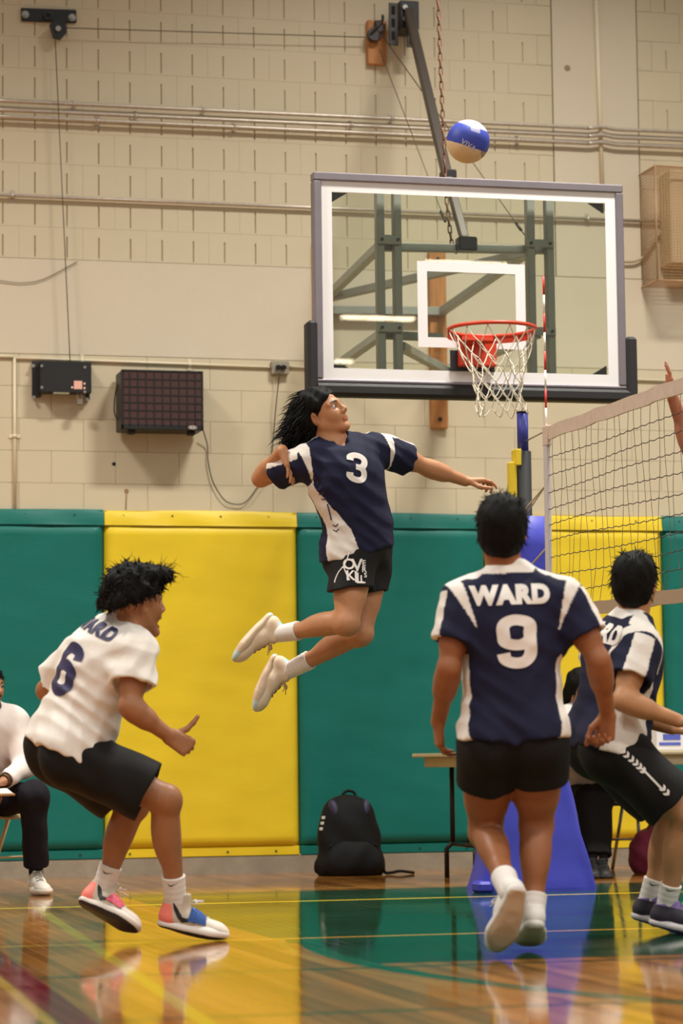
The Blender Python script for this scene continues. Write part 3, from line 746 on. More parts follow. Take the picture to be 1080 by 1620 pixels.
def nets(val, lo, h):
    s = val < 0; n = val.shape
    c = s[:-1, :-1, :-1].astype(np.int8)
    for (i, j, k) in ((1,0,0),(0,1,0),(0,0,1),(1,1,0),(1,0,1),(0,1,1),(1,1,1)):
        c += s[i:n[0]-1+i, j:n[1]-1+j, k:n[2]-1+k]
    act = np.argwhere((c > 0) & (c < 8)); I, J, K = act.T
    cor = [(i, j, k) for i in (0, 1) for j in (0, 1) for k in (0, 1)]
    vv = {q: val[I+q[0], J+q[1], K+q[2]] for q in cor}
    acc = np.zeros((len(act), 3)); cnt = np.zeros(len(act))
    for q in cor:
        for a in range(3):
            if q[a]: continue
            r = list(q); r[a] = 1; r = tuple(r); A, B = vv[q], vv[r]; m_ = (A < 0) != (B < 0)
            t = np.where(m_, A/np.where(m_, A-B, 1), 0); p = np.zeros((len(act), 3)); p[:] = q; p[:, a] += t
            acc += p*m_[:, None]; cnt += m_
    vert = lo+h*(act+acc/np.maximum(cnt, 1)[:, None])
    idx = np.full((n[0]-1, n[1]-1, n[2]-1), -1, np.int32); idx[I, J, K] = np.arange(len(act))
    quads = []
    for a in range(3):
        o1, o2 = [(1, 2), (2, 0), (0, 1)][a]
        sl0 = [slice(1, n[i]-1) for i in range(3)]; sl0[a] = slice(0, n[a]-1); sl1 = list(sl0); sl1[a] = slice(1, n[a])
        s0, s1 = s[tuple(sl0)], s[tuple(sl1)]; e = np.argwhere(s0 != s1)
        if not len(e): continue
        inside0 = s0[tuple(e.T)]; off = np.ones(3, int); off[a] = 0; e = e+off
        def cell(d1, d2):
            q = e.copy(); q[:, o1] -= d1; q[:, o2] -= d2; return idx[tuple(q.T)]
        Q = np.stack([cell(1, 1), cell(0, 1), cell(0, 0), cell(1, 0)], 1)
        Q[~inside0] = Q[~inside0][:, ::-1]; quads.append(Q)
    Q = np.concatenate(quads); return vert, Q[(Q >= 0).all(1)]
def laplace(v, q, it=2, f=.5):
    e = np.concatenate([q[:, [0, 1]], q[:, [1, 2]], q[:, [2, 3]], q[:, [3, 0]]]); e = np.concatenate([e, e[:, ::-1]])
    deg = np.bincount(e[:, 0], minlength=len(v)).astype(float)
    for _ in range(it):
        s = np.stack([np.bincount(e[:, 0], v[e[:, 1], i], len(v)) for i in range(3)], 1)/np.maximum(deg, 1)[:, None]; v = v+(s-v)*f
    return v

# ---- decals: flat print laid on a cloth surface
def decal_mesh(name, loops_obj_mesh, bvh, org, ex, ey, nd, lift, material, parent, cell=.012):
    bm = bmesh.new(); bm.from_mesh(loops_obj_mesh)
    bmesh.ops.triangulate(bm, faces=bm.faces)
    for _ in range(5):
        le = [e for e in bm.edges if e.calc_length() > cell]
        if not le: break
        bmesh.ops.subdivide_edges(bm, edges=le, cuts=1); bmesh.ops.triangulate(bm, faces=bm.faces)
    kill = []
    for v in bm.verts:
        p = Vector(org)+Vector(ex)*v.co.x+Vector(ey)*v.co.y
        hit = bvh.ray_cast(p+Vector(nd)*.5, -Vector(nd), 1.2)
        if hit[0] is None: kill.append(v)
        else: v.co = hit[0]+Vector(nd)*lift*.5+hit[1]*lift*(1 if hit[1].dot(Vector(nd)) > 0 else -1)
    if kill: bmesh.ops.delete(bm, geom=kill, context='VERTS')
    me = bpy.data.meshes.new(name); bm.to_mesh(me); bm.free(); me.update()
    bpy.data.meshes.remove(loops_obj_mesh)
    if not len(me.polygons): return None
    return put(name, me, material, parent)
def text_mesh(txt, size, bold=.02, sx=1.0, align='CENTER', shear=0):
    c = bpy.data.curves.new('txt', 'FONT'); c.body = txt; c.size = size; c.align_x = align; c.align_y = 'CENTER'; c.offset = bold*size; c.resolution_u = 4; c.space_character = 1.12; c.shear = shear
    o = bpy.data.objects.new('txt', c); COL.objects.link(o)
    bpy.context.view_layer.update()
    me = bpy.data.meshes.new_from_object(o.evaluated_get(bpy.context.evaluated_depsgraph_get()))
    bpy.data.objects.remove(o); bpy.data.curves.remove(c); me.materials.clear()
    for v in me.vertices: v.co.x *= sx
    return me
def poly_mesh(polys):
    me = bpy.data.meshes.new('p'); vs = []; fs = []
    for pl in polys:
        fs.append(tuple(range(len(vs), len(vs)+len(pl)))); vs += [(a, b, 0) for a, b in pl]
    me.from_pydata(vs, [], fs); return me
def digit_mesh(ch, size, sx):
    # heavy block numerals drawn as broad strokes, size = full height
    w = .27; R = lambda pts: spline([V(a, b, 0) for a, b in pts], 5)
    ring = R([(.19, .10), (.19, .30), (.06, .37), (-.08, .37), (-.19, .28), (-.19, .10), (-.17, .0), (-.06, -.05), (.07, -.05), (.19, .02)])
    nine = [ring, R([(.19, .20), (.19, 0), (.19, -.22), (.10, -.35), (-.05, -.37), (-.17, -.31), (-.20, -.20)])]
    three = [R([(-.20, .19), (-.19, .30), (-.08, .37), (.08, .37), (.19, .29), (.19, .14), (.10, .03), (-.05, .02)]), R([(-.05, .02), (.10, .01), (.20, -.10), (.20, -.26), (.09, -.37), (-.08, -.37), (-.19, -.30), (-.20, -.19)])]
    st = {'9': nine, '6': [[-p for p in q] for q in nine], '3': three}[ch]; polys = []
    for P in st:
        hw = w*.56 if ch != '3' else w*.52; L_, R_ = [], []
        for i, p in enumerate(P):
            d = nrm(P[min(i+1, len(P)-1)]-P[max(i-1, 0)]); n = V(-d[1], d[0], 0)*hw*.62; L_.append(p+n); R_.append(p-n)
        for i in range(len(P)-1): polys.append([(q[0]*size*sx, q[1]*size) for q in (L_[i], R_[i], R_[i+1], L_[i+1])])
    return poly_mesh(polys)
def make_bvh(v, q): return BVHTree.FromPolygons([tuple(p) for p in v], [tuple(map(int, f)) for f in q])
M_skin = mat('skin', attr='Col', rough=.48, noise=.05, nscale=25, spec=.35)
M_cloth = mat('knit_cloth', attr='Col', rough=.8, noise=.03, nscale=40, bump=.06, bscale=500, spec=.25)
M_short = mat('black_shorts_cloth', (20, 18, 18), .75, bump=.08, bscale=300, spec=.25)
M_hair = mat('black_hair', (13, 11, 10), .68, spec=.15, noise=.25, nscale=60)
M_sock = mat('white_sock', (228, 220, 214), .85, bump=.15, bscale=300)
M_shoe = mat('shoe_upper', attr='Col', rough=.6, noise=.03, nscale=60)
M_sole = mat('shoe_sole', attr='Col', rough=.55)
M_lace = mat('lace', (224, 210, 190), .8); M_print_w = mat('white_print', (236, 228, 222), .6); M_print_n = mat('navy_print', (44, 40, 82), .6)
M_eye = mat('eyeball', (196, 186, 178), .25); M_iris = mat('iris', (38, 24, 16), .15)
NAVY, WHITE = V(*srgb(27, 28, 54)[:3]), V(*srgb(232, 224, 216)[:3])

def head_prims(c, f, l, u, mouth, g=1.0):
    p = lambda a, b, d: c+g*(f*a+l*b+u*d); ax = (f, l, u); r = lambda *q: np.array(q)*g; P = []
    P.append(Ell(p(-.014, 0, .032), ax, r(.098, .077, .088), .02))
    P.append(Ell(p(.022, 0, -.03), ax, r(.073, .064, .082), .025))
    jd = -.022 if mouth == 'open' else 0
    for s in (1, -1):
        P.append(Cone(p(-.002, s*.052, -.045), p(.066, s*.014, -.092+jd), .021*g, .018*g, .02))
        P.append(Ell(p(.058, s*.036, -.026), ax, r(.026, .024, .03), .02))
        P.append(Cone(p(.086, s*.012, .024), p(.068, s*.05, .02), .0105*g, .009*g, .016))
    P.append(Ell(p(.074, 0, -.094+jd), ax, r(.018, .022, .016), .018))
    P.append(Cone(p(.084, 0, .018), p(.108, 0, -.024), .0085*g, .0115*g, .010))
    for s in (1, -1): P.append(Ell(p(.097, s*.0125, -.03), ax, r(.013, .0085, .0085), .008))
    for s in (1, -1): P.append(Ell(p(.098, s*.031, .003), ax, r(.018, .019, .012), .012, 's'))
    if mouth == 'open':
        P.append(Cone(p(.088, -.016, -.056), p(.088, .016, -.056), .0085*g, None, .008)); P.append(Cone(p(.080, -.014, -.092), p(.080, .014, -.092), .008*g, None, .008))
        P.append(Ell(p(.088, 0, -.074), ax, r(.022, .018, .0105), .006, 's'))
    else:
        P.append(Cone(p(.089, -.017, -.055), p(.089, .017, -.055), .0078*g, None, .008, flat=(u, .75))); P.append(Cone(p(.087, -.014, -.066), p(.087, .014, -.066), .008*g, None, .007, flat=(u, .85)))
        P.append(Cone(p(.099, -.02, -.0605), p(.099, .02, -.0605), .0028*g, None, .003, op='s'))
    for s in (1, -1):
        lt = nrm(l*s-f*.35); e2 = nrm(np.cross(u, lt)); 
        P.append(Ell(p(-.012, s*.078, -.008), (e2, lt, u), r(.019, .0085, .033), .006))
        P.append(Ell(p(-.006, s*.087, -.004), (e2, lt, u), r(.010, .006, .020), .005, 's'))
    return P
def hand_prims(w, d, p, side, curl=(.35, .5, .3), thumb=.5, g=1.0, spread=.06):
    d = nrm(d); p = nrm(p-d*np.dot(p, d)); t = np.cross(d, p)*(1 if side == 'R' else -1); P = []; w = np.asarray(w)
    lat = (.028, .0095, -.0095, -.027); ml = (.086, .090, .085, .077); fl_ = (.074, .082, .076, .060); rr = (.0088, .009, .0086, .0078)
    for i in range(4):
        c = curl[i] if isinstance(curl[0], (tuple, list)) else curl
        m_ = w+g*(d*ml[i]+t*lat[i]); P.append(Cone(w+g*(d*.006+t*lat[i]*.62), m_, .0155*g, .0125*g, .012))
        a = 0; q = m_; bd = nrm(d+t*(1.5-i)*spread)
        for k, (da, fr_) in enumerate(zip(c, (.44, .31, .25))):
            a += da; e = bd*math.cos(a)+p*math.sin(a); q2 = q+e*fl_[i]*fr_*g
            P.append(Cone(q, q2, rr[i]*g*(1-.10*k), rr[i]*g*(1-.10*(k+1)), .004)); q = q2
    q = w+g*(d*.022+t*.022+p*.006); th_ = thumb; thumb = .5 if thumb == 'up' else thumb; dirs = (nrm(d*.62+t*.72*(1.2-thumb)+p*.45*thumb*1.5), nrm(d*.9+t*.35*(1-thumb)+p*.35*thumb), nrm(d*.95+t*.15*(1-thumb)+p*.2*thumb))
    if th_ == 'up': dirs = (nrm(d*.55+t*.8), nrm(d*.25+t*.95), nrm(d*.1+t*1.0-p*.05))
    for k, (e, ln) in enumerate(zip(dirs, (.044, .034, .027))):
        q2 = q+e*ln*g; P.append(Cone(q, q2, (.0145, .0105, .0095)[k]*g, (.0108, .0098, .0082)[k]*g, .006)); q = q2
    return P

def strands(name, roots, nrmls, flow, n, length, rad, jit, grav, parent, seed, material=None, seg=5, curlamp=0):
    rs = np.random.RandomState(seed); idx = rs.randint(0, len(roots), n); V_ = []; Q = []
    for i in idx:
        p = roots[i].copy(); d = nrm(nrmls[i]*flow[1]+flow[0](p)+rs.randn(3)*jit); ln = length*(.5+rs.rand()*.9); r0 = rad*(.6+.8*rs.rand())
        ref = nrm(np.cross(d, rs.randn(3))); ref2 = np.cross(d, ref); o = len(V_); ph = rs.rand()*6.3
        p = p-nrmls[i]*.006
        for k in range(seg+1):
            f = k/seg; r = r0*(1-f)**.8*(.55+.45*min(1, 4*f+.4))+.0002
            off = ref*math.sin(ph+f*5)*curlamp*f
            for a in range(3):
                V_.append(p+off+r*(ref*math.cos(a*2.094)+ref2*math.sin(a*2.094)))
            d = nrm(d+V(0, 0, -1)*grav/seg+rs.randn(3)*jit*.25); p = p+d*ln/seg
        for k in range(seg):
            for a in range(3): Q.append((o+k*3+a, o+k*3+(a+1) % 3, o+k*3+3+(a+1) % 3, o+k*3+3+a))
    return np.array(V_), np.array(Q)

# ---- shoes: local frame x towards the toe, z up from the sole, length .29
def shoe_parts(high=False, slim=1.0):
    Z = V(0, 0, 1)
    so = [Cone((.042, 0, .017), (.12, -.003, .016), .039, .036, .02, (Z, .55)), Cone((.12, -.003, .016), (.2, .003, .016), .037, .049, .03, (Z, .5)), Cone((.2, .003, .017), (.248, .006, .022), .049, .040, .03, (Z, .5))]
    for q in so: cut(q, (0, 0, 0), (0, 0, -1)); cut(q, (0, 0, .030), (-.02, 0, 1)); cut(q, (.2, 0, 0), (.07, 0, -1))
    sv, sq = mesh_field(so, .0028)
    up = [Cone((.045, 0, .045), (.13, -.001, .048), .035, .037, .02), Cone((.13, -.001, .046), (.225, .004, .03), .041, .036, .03, (Z, .9)), Ell((.235, .006, .028), np.eye(3), (.050, .041, .027), .03),
          Cone((.045, 0, .05), (.055, 0, .100 if not high else .135), .039 if not high else .042, .039 if not high else .042, .02), Cone((.10, 0, .07), (.085, 0, .112 if not high else .150), .026, .022, .025)]
    for q in up: cut(q, (0, 0, .022), (0, 0, -1))
    for q in up[3:]: cut(q, (.05, 0, .098 if not high else .128), (-.30, 0, 1))
    up.append(Cone((.062, 0, .088 if not high else .115), (.068, 0, .21), .029 if not high else .032, .036, .006, op='s'))
    uv_, uq = mesh_field(up, .0028)
    return (sv, sq), (uv_, uq)
SHOE = {False: shoe_parts(False), True: shoe_parts(True)}
SWOOSH = [(-.052, .022), (-.046, .004), (-.034, -.008), (-.018, -.010), (.055, .022), (-.012, .003), (-.03, .002), (-.040, .008)]
def make_shoe(parent, heel, toe, upv, style, side, lab=None, seed=0):
    x = nrm(toe-heel); z = nrm(upv-x*np.dot(upv, x)); y = np.cross(z, x); g = style.get('len', .29)/.29
    T = lambda p: heel+g*(np.asarray(p)@np.array([x, y*(1 if side == 'R' else 1), z]))
    (sv, sq), (uv_, uq) = SHOE[style.get('high', False)]
    col = np.array([style['upper'](p) for p in uv_]); 
    me = fast_mesh('shoe', T(uv_), uq); set_col(me, col); s = put('shoe', me, M_shoe, parent)
    if lab: s['label'] = lab
    me = fast_mesh('sole', T(sv), sq); set_col(me, np.array([style['sole'](p) for p in sv])); put('sole', me, M_sole, s)
    bl = make_bvh(uv_, uq); lm = MB()
    def top(xx, yy):
        h_ = bl.ray_cast(Vector((xx, yy, .3)), Vector((0, 0, -1)), .5); return V(xx, yy, (h_[2] and 0 or 0)+(h_[0].z if h_[0] else .06))
    for i in range(6):
        xx = .128+i*.0125
        w_ = .017
        lm.tube([T(top(xx+.006*(1 if i % 2 else -1)*(-1 if k < 0 else 1)*abs(k), w_*k)+V(0, 0, .0025)) for k in (-1, -.5, 0, .5, 1)], .0026*g, 5)
        for k in (-1, 1): lm.ball(T(top(xx, w_*k)), .0032*g, 6, 4)
    q = top(.118, 0)+V(0, 0, .006); rs = np.random.RandomState(seed)
    for sg in (-1, 1):
        lm.tube([T(p_) for p_ in spline([q, q+V(.012, sg*.022, .012), q+V(.022, sg*.034, .002), q+V(.014, sg*.022, -.002), q], 4)], .0024*g, 5)
        lm.tube([T(p_) for p_ in spline([q, q+V(.02, sg*.014, .01), q+V(.045, sg*.03, .006+.01*rs.rand())], 4)], .0024*g, 5)
    lm.build('laces', style.get('lace', M_lace), s)
    if style.get('swoosh'):
        wb = make_bvh(T(uv_), uq)
        for sg in (-1, 1):
            decal_mesh('swoosh', poly_mesh([[(.046, .114), (.058, .080), (.078, .051), (.078, .078)], [(.078, .078), (.078, .051), (.098, .037), (.096, .058)], [(.096, .058), (.098, .037), (.120, .044), (.112, .056)], [(.112, .056), (.120, .044), (.130, .062)]]), wb, T((0, 0, 0)), x*g, z*g, y*sg, .0012, style['swoosh'], s, .008)
    if style.get('strap'):
        mb = MB(); c = style['strap']
        pts = [T(top(.150, k*.036)*V(1, 1, 1)+V(.012*abs(k), 0, .004-.016*abs(k)**2)) for k in (-1, -.6, -.2, .2, .6, 1)]
        vs = []
        for k in (-1, -.75, -.5, -.25, 0, .25, .5, .75, 1):
            for dx in (-.03, -.01, .01, .03):
                h_ = bl.ray_cast(Vector((.158+dx, k*.02, .3)), Vector((0, -k*.0, -1)), .5) if abs(k) < .9 else None
                a = k*1.35; cz = .045; 
                o_ = Vector((.155+dx*(1+.2*abs(k)), 0, .035)); dr = Vector((0, math.sin(a), math.cos(a))); hh_ = bl.ray_cast(o_+dr*.2, -dr, .3)
                pt = hh_[0] if hh_[0] else o_+dr*.04
                bulge = .004+.004*math.cos(dx/.03*1.5)
                vs.append(T(np.array(pt+dr*bulge)))
        fs = [(i*4+j, i*4+j+1, i*4+j+5, i*4+j+4) for i in range(8) for j in range(3)]
        mb.add(vs, fs, True); mb.build('strap', c, s)
    return s, T
def c3(*a): return V(*srgb(*a)[:3])

def person(cfg):
    d0 = cfg['depth']; g = cfg.get('g', 1.0); J = {k: at_depth(q[0], q[1], d0+q[2]) for k, q in cfg['J'].items()}
    base = V(*cfg['base']) if 'base' in cfg else V(J['pelvis'][0], J['pelvis'][1], 0)
    t = thing('person', cfg['label'], 'person', base, cfg.get('group'))
    P, N = J['pelvis'], J['neck']; SL, SR, HL, HR = J['SL'], J['SR'], J['HL'], J['HR']
    up = nrm(N-P); lat = nrm(SL-SR); lat = nrm(lat-up*np.dot(lat, up)*.6); front = nrm(np.cross(lat, up))
    latH = nrm(HL-HR); frH = nrm(np.cross(latH, up)); TL = np.linalg.norm(N-P)
    bow = cfg.get('bow', 0.0); Wp = P+.30*(N-P)+frH*bow; C = P+.66*(N-P)+front*bow*.8
    a1 = (lat, front, nrm(np.cross(front, lat))*-1); aH = (latH, frH, up)
    if np.dot(a1[2], up) < 0: a1 = (lat, front, -a1[2])
    bd = []
    torso = [Ell(P+up*.02, aH, (.152*g, .108*g, .125*g), .05), Cone(P+up*.05, Wp, .125*g, .122*g, .05, (frH, .80)), Cone(Wp, C, .122*g, .140*g, .06, (front, .76)),
             Ell(C, a1, (.162*g, .112*g, .165*g), .06), Cone(SR*.86+SL*.14, SL*.86+SR*.14, .058*g, None, .05)]
    bd += torso
    for s_ in (SL, SR): bd.append(Cone(N+up*.02, s_*.75+N*.25, .048*g, .042*g, .04)); bd.append(Cone(s_, s_, .056*g, None, .035))
    # head
    h = cfg['head']; Hc = at_depth(h['c'][0], h['c'][1], d0+h['c'][2]); f = cv(*h['f']); u = cv(*h['u']); u = nrm(u-f*np.dot(u, f)); l = np.cross(u, f); hg = h.get('g', 1.0)
    hp = head_prims(Hc, f, l, u, h.get('mouth', 'closed'), hg)
    nb = Hc-u*.075*hg-f*.022*hg
    bd.append(Cone(N-up*.02, nb, .060*g, .056*g, .03)); bd.append(Cone(nb, Hc-f*.01, .056*hg, .05*hg, .03))
    # arms
    for sd in 'LR':
        s_, e, w = J['S'+sd], J['E'+sd], J['W'+sd]; am = cfg.get('arm', 1.0)*g
        bd.append(Cone(s_, e, .050*am, .040*am, .02)); bd.append(Cone(s_*.6+e*.4, s_*.4+e*.6, .047*am, None, .03))
        bd.append(Cone(e, w, .040*am, .027*am, .02)); bd.append(Cone(e*.8+w*.2, e*.62+w*.38, .043*am, .039*am, .03))
        hd = cfg['hands'].get(sd)
        if hd: bd += hand_prims(w, cv(*hd['d']), cv(*hd['p']), sd, hd.get('curl', (.35, .5, .3)), hd.get('thumb', .5), g*hd.get('g', .98), hd.get('spread', .06))
    # feet and legs
    shoes = {}; lm_ = cfg.get('leg', 1.0)*g
    for sd in 'LR':
        hl, to, uu = cfg['shoes'][sd]; hl = at_depth(hl[0], hl[1], d0+hl[2]); to = at_depth(to[0], to[1], d0+to[2]); uu = cv(*uu)
        st = dict(cfg['shoe']); x = nrm(to-hl); z = nrm(uu-x*np.dot(uu, x)); sc = st.get('len', .29)/.29
        A = hl+sc*(x*.060+z*.100); shoes[sd] = (hl, to, uu, A)
        H, K = J['H'+sd], J['K'+sd]
        bd.append(Cone(H, K, .080*lm_, .056*lm_, .04)); bd.append(Cone(H*.7+K*.3, H*.4+K*.6, .081*lm_, .066*lm_, .04))
        kf = K-(H+A)*.5; sdv = nrm(A-K); kf = kf-sdv*np.dot(kf, sdv); kf = nrm(kf) if np.linalg.norm(kf) > .03 else frH
        bd.append(Cone(K, A, .050*lm_, .032*lm_, .02)); cc = K+(A-K)*.32-kf*.020*lm_
        bd.append(Ell(cc, (kf, np.cross(sdv, kf), sdv), (.046*lm_, .049*lm_, .115*lm_), .03)); bd.append(Ell(K+kf*.012, (kf, np.cross(sdv, kf), sdv), (.046*lm_, .047*lm_, .055*lm_), .025))
        bd.append(Cone(A, hl+sc*(x*.05+z*.05), .032*lm_, .028, .02)); bd.append(Cone(hl+sc*(x*.05+z*.05), hl+sc*(x*.21+z*.032), .026, .018, .02))
        bd.append(Ell(H-frH*.045*g-up*.0, aH, (.075*g, .085*g, .10*g), .05))
    v, q = mesh_field(bd+hp, cfg.get('res', .0042))
    # skin colour with lips and brows
    sk = c3(*cfg['skin']); col = np.tile(sk, (len(v), 1)); r = (v-Hc)/hg; X, Y, Zz = r@f, r@l, r@u
    face = (np.linalg.norm(r, axis=1) < .16)
    lips = face & (X > .070) & (np.abs(Y) < .024-.25*np.abs(Zz+.061)) & (np.abs(Zz+.061) < .0125)
    if h.get('mouth') == 'open': lips = face & (X > .066) & (np.abs(Y) < .024) & (np.abs(Zz+.074) < .022)
    col[lips] = sk*.7*V(1.12, .78, .78)
    if h.get('mouth') == 'open':
        inn = face & (X > .05) & (X < .088) & (np.abs(Y) < .02) & (np.abs(Zz+.074) < .009); col[inn] = c3(60, 24, 22)
    brow = face & (X > .055) & (np.abs(Zz-.0265-.10*np.clip(np.abs(Y)-.03, -.02, .0)) < .0042) & (np.abs(Y) > .012) & (np.abs(Y) < .05); col[brow] = c3(24, 17, 14)
    if cfg.get('beard'):
        bdm = face & (X > .0) & (((Zz < -.048) & ~lips) | ((np.abs(Y) > .045) & (Zz < -.01))) & (X > .0); bdm &= ~((Zz > -.052) & (np.abs(Y) < .03)); bdm |= face & (X > .08) & (np.abs(Zz+.046) < .005) & (np.abs(Y) < .028)
        col[bdm] = c3(34, 24, 20)
    me = fast_mesh('body', v, q); set_col(me, col); body = put('body', me, M_skin, t)
    for s_ in (1, -1):
        ec = Hc+hg*(f*.076+l*s_*.031+u*.003); ey = MB().ball(ec, .0125*hg, 12, 8).build('eye', M_eye, body)
        ld = cv(*h['look']) if 'look' in h else f
        ic = ec+nrm(f+.5*ld)*.0078*hg; MB().ball(ic, .0072*hg, 10, 6).build('iris', M_iris, body)
    # hair
    hr = cfg['hair']; cap = []
    pp = lambda a, b, d: Hc+hg*(f*a+l*b+u*d)
    for (a, b, d_, r1, r2, r3) in hr['blobs']: cap.append(Ell(pp(a, b, d_), (f, l, u), np.array((r1, r2, r3))*hg, .03))
    for (a, d_, nf, nu) in hr.get('cuts', [(.075, .04, .75, -.66)]):
        for q_ in cap: cut(q_, pp(a, 0, d_), f*nf+u*nu)
    for (a, b, d_, rr) in hr.get('holes', [(.0, .088, -.02, .03), (.0, -.088, -.02, .03)]): cap.append(Ell(pp(a, b, d_), (f, l, u), np.array((rr, .03, rr*1.2))*hg, .012, 's'))
    ph = np.random.RandomState(hr.get('seed', 1)).rand(12)*6.3; am_ = hr.get('rough', .004)
    def hd_(X, Y, Z): return am_*(np.sin(55*X+ph[0]+2*np.sin(30*Y+ph[1]))*np.sin(50*Z+ph[2]+2*np.sin(35*X))+.6*np.sin(90*Y+60*Z+ph[3])*np.sin(80*X-50*Y+ph[4]))
    hv, hq = mesh_field(cap, .0045, disp=hd_)
    me = fast_mesh('hair', hv, hq); hair = put('hair', me, M_hair, t)
    nv = np.zeros(len(hv)*3, np.float32); me.vertices.foreach_get('normal', nv); nv = nv.reshape(-1, 3)
    sel = np.ones(len(hv), bool); rl = (hv-Hc)/hg
    for k_, (cond, fl, n, ln, rad, jit, grav, curl) in enumerate(hr['strands']):
        m_ = cond(rl@f, rl@l, rl@u)
        if m_.sum() < 5: continue
        sv, sq = strands('strand', hv[m_], nv[m_].astype(float), fl(f, l, u), n, ln, rad, jit, grav, t, 11+k_, curlamp=curl)
        me2 = fast_mesh('hair_strands', sv, sq); tag(put('hair_strands', me2, M_hair, hair), kind='stuff')
    # jersey
    js = cfg['jersey']; gr = js.get('grow', .014); jp = []
    for q_ in torso: w = q_.grow(gr); w.k = .06; jp.append(w)
    drape = js.get('drape', .02); hemP = P+up*js.get('hem', -.06)+frH*0
    jp.append(Cone(C, P-up*.10, .135*g+gr, .135*g+gr+drape, .06, (frH, .80)))
    for ex in js.get('extra', []): a_, b_ = (at_depth(w[0], w[1], d0+w[2]) for w in ex[:2]); jp.append(Cone(a_, b_, ex[2], ex[3], .05))
    for sd in 'LR': jp.append(Ell(J['H'+sd]-frH*.045*g+up*.02, aH, np.array((.075, .085, .10))*g+cfg['shorts'].get('grow', .02)+.014, .05))
    hn = js.get('hemn'); hn = -up if hn is None else cv(*hn)
    for w in jp: cut(w, hemP, hn)
    for s_ in (SL, SR): jp.append(Cone(N+up*.015, s_*.8+N*.2, .050*g+gr*.7, .045*g+gr, .04))
    slv = {}
    for sd in 'LR':
        s_, e, w = J['S'+sd], J['E'+sd], J['W'+sd]; fr_ = js.get('sleeve', .62) if not isinstance(js.get('sleeve'), dict) else js['sleeve'][sd]
        en = s_+(e-s_)*fr_; slr = js.get('slr', .070)*g
        q_ = Cone(s_, en+(e-s_)*.3, .058*g+gr, slr+.012, .05); cut(q_, en, e-s_); jp.append(q_); slv[sd] = (s_, nrm(e-s_), fr_*np.linalg.norm(e-s_))
        if fr_ > 1:
            en2 = e+(w-e)*(fr_-1); q_.cuts.clear(); q_.b = e.copy(); q_.r2 = .062*g; q2 = Cone(e, en2+(w-e)*.2, .058*g, .045*g, .03); cut(q2, en2, w-e); jp.append(q2)
            jp.append(hollow(en2, w-e, .037*g, .037*g))
        else: jp.append(hollow(en, e-s_, slr-.016, slr-.012))
    jp.append(hollow(hemP, hn, .132*g, .132*g, .02, .003, (frH, .80)))
    vn = js.get('vneck', 0.0)
    jp.append(Cone(N+up*.035+front*.02, N+up*.2+front*.04, .064*g, .075*g, .006, op='s'))
    if vn: jp.append(Cone(N+up*.02+front*.09, N+up*.1+front*.06, .030*g, .05*g, .008, op='s'))
    rs = np.random.RandomState(js.get('seed', 3)); ww = []
    for (dr, fq, am_) in js.get('folds', []): ww.append((cv(*dr)*fq, am_, rs.rand(3)*6.3))
    def jd_(X, Y, Z):
        o = 0
        for (k_, a_, p_) in ww:
            s = X*k_[0]+Y*k_[1]+Z*k_[2]; w_ = np.sin(s+p_[0]+1.6*np.sin(9*X+7*Z+p_[1])+1.4*np.sin(8*Y-6*Z+p_[2])); o = o+a_*(1.1*np.abs(w_)**1.3-.5)*(.45+.75*np.sin(7*X+p_[2]+5*Z)**2)
        o = o+.0012*np.sin(37*X+19*Z+p0_[0])*np.sin(31*Z-23*Y+p0_[1])
        return np.broadcast_to(o, np.broadcast_shapes(X.shape, Y.shape, Z.shape))
    p0_ = rs.rand(2)*6
    jv, jq = mesh_field(jp, cfg.get('cres', .0052), disp=jd_); jv = laplace(jv, jq, 3, .5)
    info = dict(P=P, N=N, C=C, up=up, lat=lat, front=front, latH=latH, frH=frH, TL=TL, slv=slv, SL=SL, SR=SR, hemP=hemP, J=J)
    me = fast_mesh('jersey', jv, jq); nn_ = np.zeros(len(jv)*3, np.float32); me.vertices.foreach_get('normal', nn_); info['n'] = nn_.reshape(-1, 3); set_col(me, js['color'](jv, info)); jer = put(js.get('name', 'jersey'), me, M_cloth, t)
    if js.get('lab'): jer['label'] = js['lab']
    jb = make_bvh(jv, jq)
    for (txt, size, bold, sx, org, ex, ey, nd, Mp) in js.get('text', lambda i: [])(info):
        mm = (digit_mesh(txt, size, sx) if txt in '369' else text_mesh(txt, size, bold, sx)) if isinstance(txt, str) else poly_mesh(txt)
        o = decal_mesh('lettering' if isinstance(txt, str) and len(txt) > 1 else ('number' if isinstance(txt, str) else 'arrow_print'), mm, jb, org, ex, ey, nd, .0025, Mp, jer)
    # shorts or trousers
    sh = cfg['shorts']; sp = []; sg = sh.get('grow', .02)
    sp.append(Ell(P+up*.01, aH, (.152*g+sg, .108*g+sg, .13*g), .05)); sp.append(Cone(P+up*.04, P+up*.13, .125*g+sg*.6, .12*g+sg*.5, .04, (frH, .82)))
    for w in sp: cut(w, P+up*.12, up)
    hol = []; legs = {}
